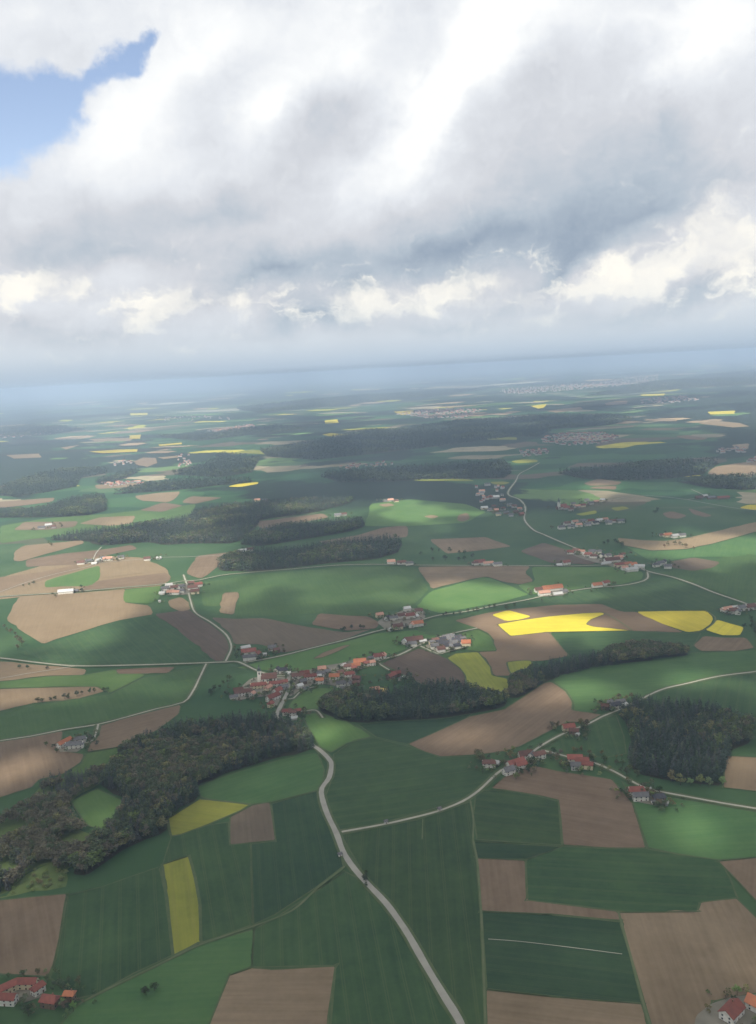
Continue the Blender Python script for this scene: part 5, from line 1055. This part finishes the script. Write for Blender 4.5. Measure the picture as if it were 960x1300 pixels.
# ------------------------------------------------------------------ sky
def azel(px, py):
    d = ray(px, py); return math.degrees(math.atan2(d[0], d[1])), math.degrees(math.atan2(d[2], math.hypot(d[0], d[1])))
PXD = 1/(F_PX*math.radians(1))                # degrees per photograph pixel near the centre
BRIGHT = [(165,140,70,45,40,.34),(250,70,80,30,20,.20),(350,125,45,28,40,.40),(440,60,70,60,20,.30),(575,90,120,38,52,.42),(640,30,70,35,30,.32),(520,190,70,28,60,.22),(885,60,60,40,45,.36),(820,15,120,25,0,.16),(930,30,60,40,40,.15),
 (215,215,90,50,30,.10),(440,235,70,40,45,.16),(60,25,140,40,10,.13),(700,20,80,30,20,.1),(300,20,120,40,0,.16),(130,200,70,50,40,.10),(540,130,40,60,30,.15)]
WARM = [(38,362,34,22,30,.95),(100,366,24,14,20,.9),(10,385,30,14,20,.6),(213,380,34,18,30,1.),(180,408,30,10,40,.7),(145,388,22,18,50,.45),(302,380,20,12,30,.6),(250,385,70,12,5,.4),(462,385,42,26,10,1.),(430,405,26,10,0,.5),(560,372,44,22,15,1.05),(615,366,30,14,15,.6),(520,395,40,12,0,.4),
 (690,408,34,12,5,.6),(640,385,60,14,10,.3),(785,340,34,24,0,.85),(745,365,40,18,25,.8),(850,335,60,24,20,1.),(825,362,40,14,20,.7),(930,300,36,44,20,.95),(905,402,24,8,15,.6),(80,456,48,8,0,.4),(238,445,40,9,0,.4),(940,350,30,30,0,.4),(340,395,50,18,10,.25),(380,440,60,8,5,.2),(600,425,80,8,5,.2)]
DARK_ = [(430,140,60,75,-35,.30),(330,230,120,26,20,.14),(250,285,140,30,5,.30),(60,300,120,34,5,.26),(620,300,215,58,10,.34),(530,335,150,30,12,.34),(800,285,150,36,13,.38),(690,300,110,30,10,.14),(730,200,170,60,10,.16),(850,180,110,60,20,.17),(600,165,60,60,40,.12),
 (335,348,110,24,6,.52),(705,345,44,16,30,.40),(150,330,120,20,0,.24),(390,402,60,16,0,.45),(330,425,90,12,5,.18),(700,385,60,16,5,.10),(780,398,110,16,8,.34),(900,365,70,16,15,.30),(100,415,110,18,4,.28),(640,400,40,8,5,.12),(560,412,70,12,0,.30),(30,410,40,16,0,.12),(250,330,80,16,0,.10),(480,285,90,24,8,.16)]
HOLE = [(20,150,60,52,0,1.3),(-40,160,80,70,0,1.2),(75,130,50,36,-25,.95),(165,75,40,26,35,1.15),(120,100,44,22,30,.85),(188,48,18,14,20,.7)]
def sky():
    w = bpy.data.worlds.new('World'); scene.world = w; w.use_nodes = True; nt = w.node_tree; nt.nodes.clear()
    tc = nd(nt, 'ShaderNodeTexCoord'); Dv = tc.outputs['Generated']
    sp = nd(nt, 'ShaderNodeSeparateXYZ'); nt.links.new(Dv, sp.inputs[0]); x, y, z = sp.outputs
    az = mth(nt, 'MULTIPLY', mth(nt, 'ARCTAN2', x, y), 57.29578); el = mth(nt, 'MULTIPLY', mth(nt, 'ARCSINE', z), 57.29578)
    cb = nd(nt, 'ShaderNodeCombineXYZ'); nt.links.new(az, cb.inputs[0]); nt.links.new(el, cb.inputs[1])
    # the cloud layer seen in perspective: features crowd together towards the horizon
    zz = mth(nt, 'ADD', mth(nt, 'MAXIMUM', z, 0.), .10)
    pl = nd(nt, 'ShaderNodeCombineXYZ'); nt.links.new(mth(nt, 'DIVIDE', x, zz), pl.inputs[0]); nt.links.new(mth(nt, 'DIVIDE', y, zz), pl.inputs[1])
    def noise(v, s, det, rough=.55, dist_=0., dim='3D'):
        n = nd(nt, 'ShaderNodeTexNoise', i_Scale=s, i_Detail=det, i_Roughness=rough, i_Distortion=dist_); nt.links.new(v, n.inputs['Vector']); return n
    def warped(scale, amp, det):
        nn = noise(cb.outputs[0], scale, det, .6); s = nd(nt, 'ShaderNodeVectorMath', operation='SUBTRACT'); nt.links.new(nn.outputs['Color'], s.inputs[0]); s.inputs[1].default_value = (.5, .5, .5)
        m = nd(nt, 'ShaderNodeVectorMath', operation='MULTIPLY'); nt.links.new(s.outputs[0], m.inputs[0]); m.inputs[1].default_value = (amp, amp*.7, 0)
        a = nd(nt, 'ShaderNodeVectorMath', operation='ADD'); nt.links.new(cb.outputs[0], a.inputs[0]); nt.links.new(m.outputs[0], a.inputs[1]); return a.outputs[0]
    soft = warped(.16, 7., 6.); crisp = warped(.42, 3.6, 8.)
    def blobs(L, coord, k=1.75):
        tot = None
        for px, py, rx, ry, rot, a in L:
            A, E = azel(px, py)
            mp = nd(nt, 'ShaderNodeMapping', vector_type='TEXTURE'); nt.links.new(coord, mp.inputs[0])
            mp.inputs['Location'].default_value = (A, E, 0); mp.inputs['Rotation'].default_value = (0, 0, R(rot)+ROLL*0); mp.inputs['Scale'].default_value = (rx*PXD*k, ry*PXD*k, 1)
            g = nd(nt, 'ShaderNodeTexGradient', gradient_type='QUADRATIC_SPHERE'); nt.links.new(mp.outputs[0], g.inputs[0])
            tot = mth(nt, 'MULTIPLY_ADD', g.outputs['Fac'], a, tot if tot is not None else 0.)
        return tot
    fB = blobs(BRIGHT, soft, 2.0); fD = blobs(DARK_, soft, 2.0); fH = blobs(HOLE, crisp, 1.9); fW = blobs(WARM, crisp, 1.75)
    nP = noise(pl.outputs[0], .85, 8., .58, .3).outputs[0]; nF = noise(crisp, .22, 9., .6).outputs[0]; nM = noise(soft, .10, 7., .55).outputs[0]
    def shifted(v_, dx, dy):
        a = nd(nt, 'ShaderNodeVectorMath', operation='ADD'); nt.links.new(v_, a.inputs[0]); a.inputs[1].default_value = (dx, dy, 0); return a.outputs[0]
    def billow(v_, s, det):
        n = noise(v_, s, det, .55).outputs[0]; d_ = mth(nt, 'SUBTRACT', n, .5); return mth(nt, 'SQRT', mth(nt, 'MULTIPLY_ADD', d_, d_, .006))
    em = mth(nt, 'SUBTRACT', billow(crisp, .13, 6.), billow(shifted(crisp, -.55, .8), .13, 6.))
    em2 = mth(nt, 'SUBTRACT', billow(crisp, .38, 5.), billow(shifted(crisp, -.2, .32), .38, 5.))
    v = mth(nt, 'ADD', .73, mth(nt, 'SUBTRACT', mth(nt, 'MULTIPLY', fB, 1.15), mth(nt, 'MULTIPLY', fD, .74)))
    v = mth(nt, 'MULTIPLY_ADD', mth(nt, 'SUBTRACT', nP, .5), .18, v); v = mth(nt, 'MULTIPLY_ADD', mth(nt, 'SUBTRACT', nF, .5), .26, v); v = mth(nt, 'MULTIPLY_ADD', em, .50, v); v = mth(nt, 'MULTIPLY_ADD', em2, .30, v); v = mth(nt, 'MULTIPLY_ADD', mth(nt, 'SUBTRACT', nM, .5), .22, v)
    cr = nd(nt, 'ShaderNodeValToRGB'); e = cr.color_ramp.elements
    st = [(p, tuple(q*.70 for q in c)) for p, c in ((.0, (.20, .25, .33)), (.25, (.31, .385, .485)), (.45, (.475, .545, .625)), (.62, (.65, .675, .725)), (.80, (.80, .83, .875)), (1., (.99, 1.005, 1.01)))]
    e[0].position = 0; e[0].color = (*st[0][1], 1); e[1].position = 1; e[1].color = (*st[-1][1], 1)
    for p, c in st[1:-1]: q = e.new(p); q.color = (*c, 1)
    nt.links.new(v, cr.inputs[0]); cloud = cr.outputs[0]
    # lit cumulus heads low over the plain
    low = mrange(nt, el, 9.5, 4.0, 0, 1, True)
    puff = noise(crisp, .55, 9., .62).outputs[0]
    wv = mth(nt, 'ADD', fW, mth(nt, 'MULTIPLY', mth(nt, 'SUBTRACT', puff, .5), mth(nt, 'MULTIPLY_ADD', low, .25, .75)))
    st2 = nd(nt, 'ShaderNodeMapping'); nt.links.new(crisp, st2.inputs[0]); st2.inputs['Scale'].default_value = (1, 2.3, 1)
    low2 = mth(nt, 'MULTIPLY', mrange(nt, el, 9., 6., 0, 1, True), mrange(nt, el, 1.5, 3.2, 0, 1, True))
    heads = mrange(nt, noise(st2.outputs[0], .30, 7., .6).outputs[0], .52, .70, 0, .5)
    wv = mth(nt, 'MULTIPLY_ADD', mth(nt, 'MULTIPLY', low2, heads), 1., wv); wv = mth(nt, 'MULTIPLY_ADD', em2, 1.5, wv)
    wm = mth(nt, 'MULTIPLY', mrange(nt, wv, .06, .66, 0, 1, True), mrange(nt, nF, .32, .62, .35, 1.))
    cloud = mixc(nt, wm, cloud, (.745, .72, .655))
    # blue gap
    ns = nd(nt, 'ShaderNodeTexSky', sky_type='NISHITA', sun_disc=False, sun_elevation=SUN_EL, sun_rotation=math.pi+SUN_AZ, altitude=450., air_density=1., dust_density=.6, ozone_density=1.4)
    sc = nd(nt, 'ShaderNodeVectorMath', operation='SCALE'); nt.links.new(cloud, sc.inputs[0]); sc.inputs['Scale'].default_value = 1/SKY_S
    hm = mrange(nt, mth(nt, 'MULTIPLY_ADD', mth(nt, 'SUBTRACT', puff, .5), .55, fH), .42, 1.0, 0, 1, True)
    behind = mrange(nt, mth(nt, 'ADD', nP, mth(nt, 'MULTIPLY', nM, .6)), .96, 1.06, 0, .0)
    blue = nd(nt, 'ShaderNodeVectorMath', operation='MULTIPLY'); nt.links.new(ns.outputs[0], blue.inputs[0]); blue.inputs[1].default_value = BLUE_K
    full = mixc(nt, hm, sc.outputs[0], blue.outputs[0])
    # the air thickens towards the horizon
    hz = mrange(nt, el, 5.2, .2, 0, 1, True); hzc = nd(nt, 'ShaderNodeVectorMath', operation='SCALE'); hzc.inputs[0].default_value = HORIZON_C; hzc.inputs['Scale'].default_value = 1/SKY_S
    full = mixc(nt, mth(nt, 'MULTIPLY', hz, .93), full, hzc.outputs[0])
    lowc = nd(nt, 'ShaderNodeVectorMath', operation='SCALE'); lowc.inputs[0].default_value = LOW_C; lowc.inputs['Scale'].default_value = 1/SKY_S
    full = mixc(nt, mrange(nt, el, 2.2, -.6, 0, .9, True), full, lowc.outputs[0])
    bg = nd(nt, 'ShaderNodeBackground', i_Strength=SKY_S); nt.links.new(full, bg.inputs['Color'])
    o = nd(nt, 'ShaderNodeOutputWorld'); nt.links.new(bg.outputs[0], o.inputs[0])
    w.cycles.sampling_method = 'MANUAL'; w.cycles.sample_map_resolution = 512
sky()
# ------------------------------------------------------------------ render
scene.view_settings.view_transform = 'Standard'; scene.view_settings.look = 'None'; scene.view_settings.gamma = 1; scene.view_settings.exposure = EXPOSURE
scene.view_settings.use_curve_mapping = False
cy = scene.cycles
cy.max_bounces = 6; cy.diffuse_bounces = 2; cy.glossy_bounces = 1; cy.transmission_bounces = 1; cy.volume_bounces = VB; cy.transparent_max_bounces = 24
cy.use_denoising = True; cy.caustics_reflective = False; cy.caustics_refractive = False; cy.use_adaptive_sampling = True; cy.adaptive_threshold = .01
cy.sample_clamp_indirect = 4
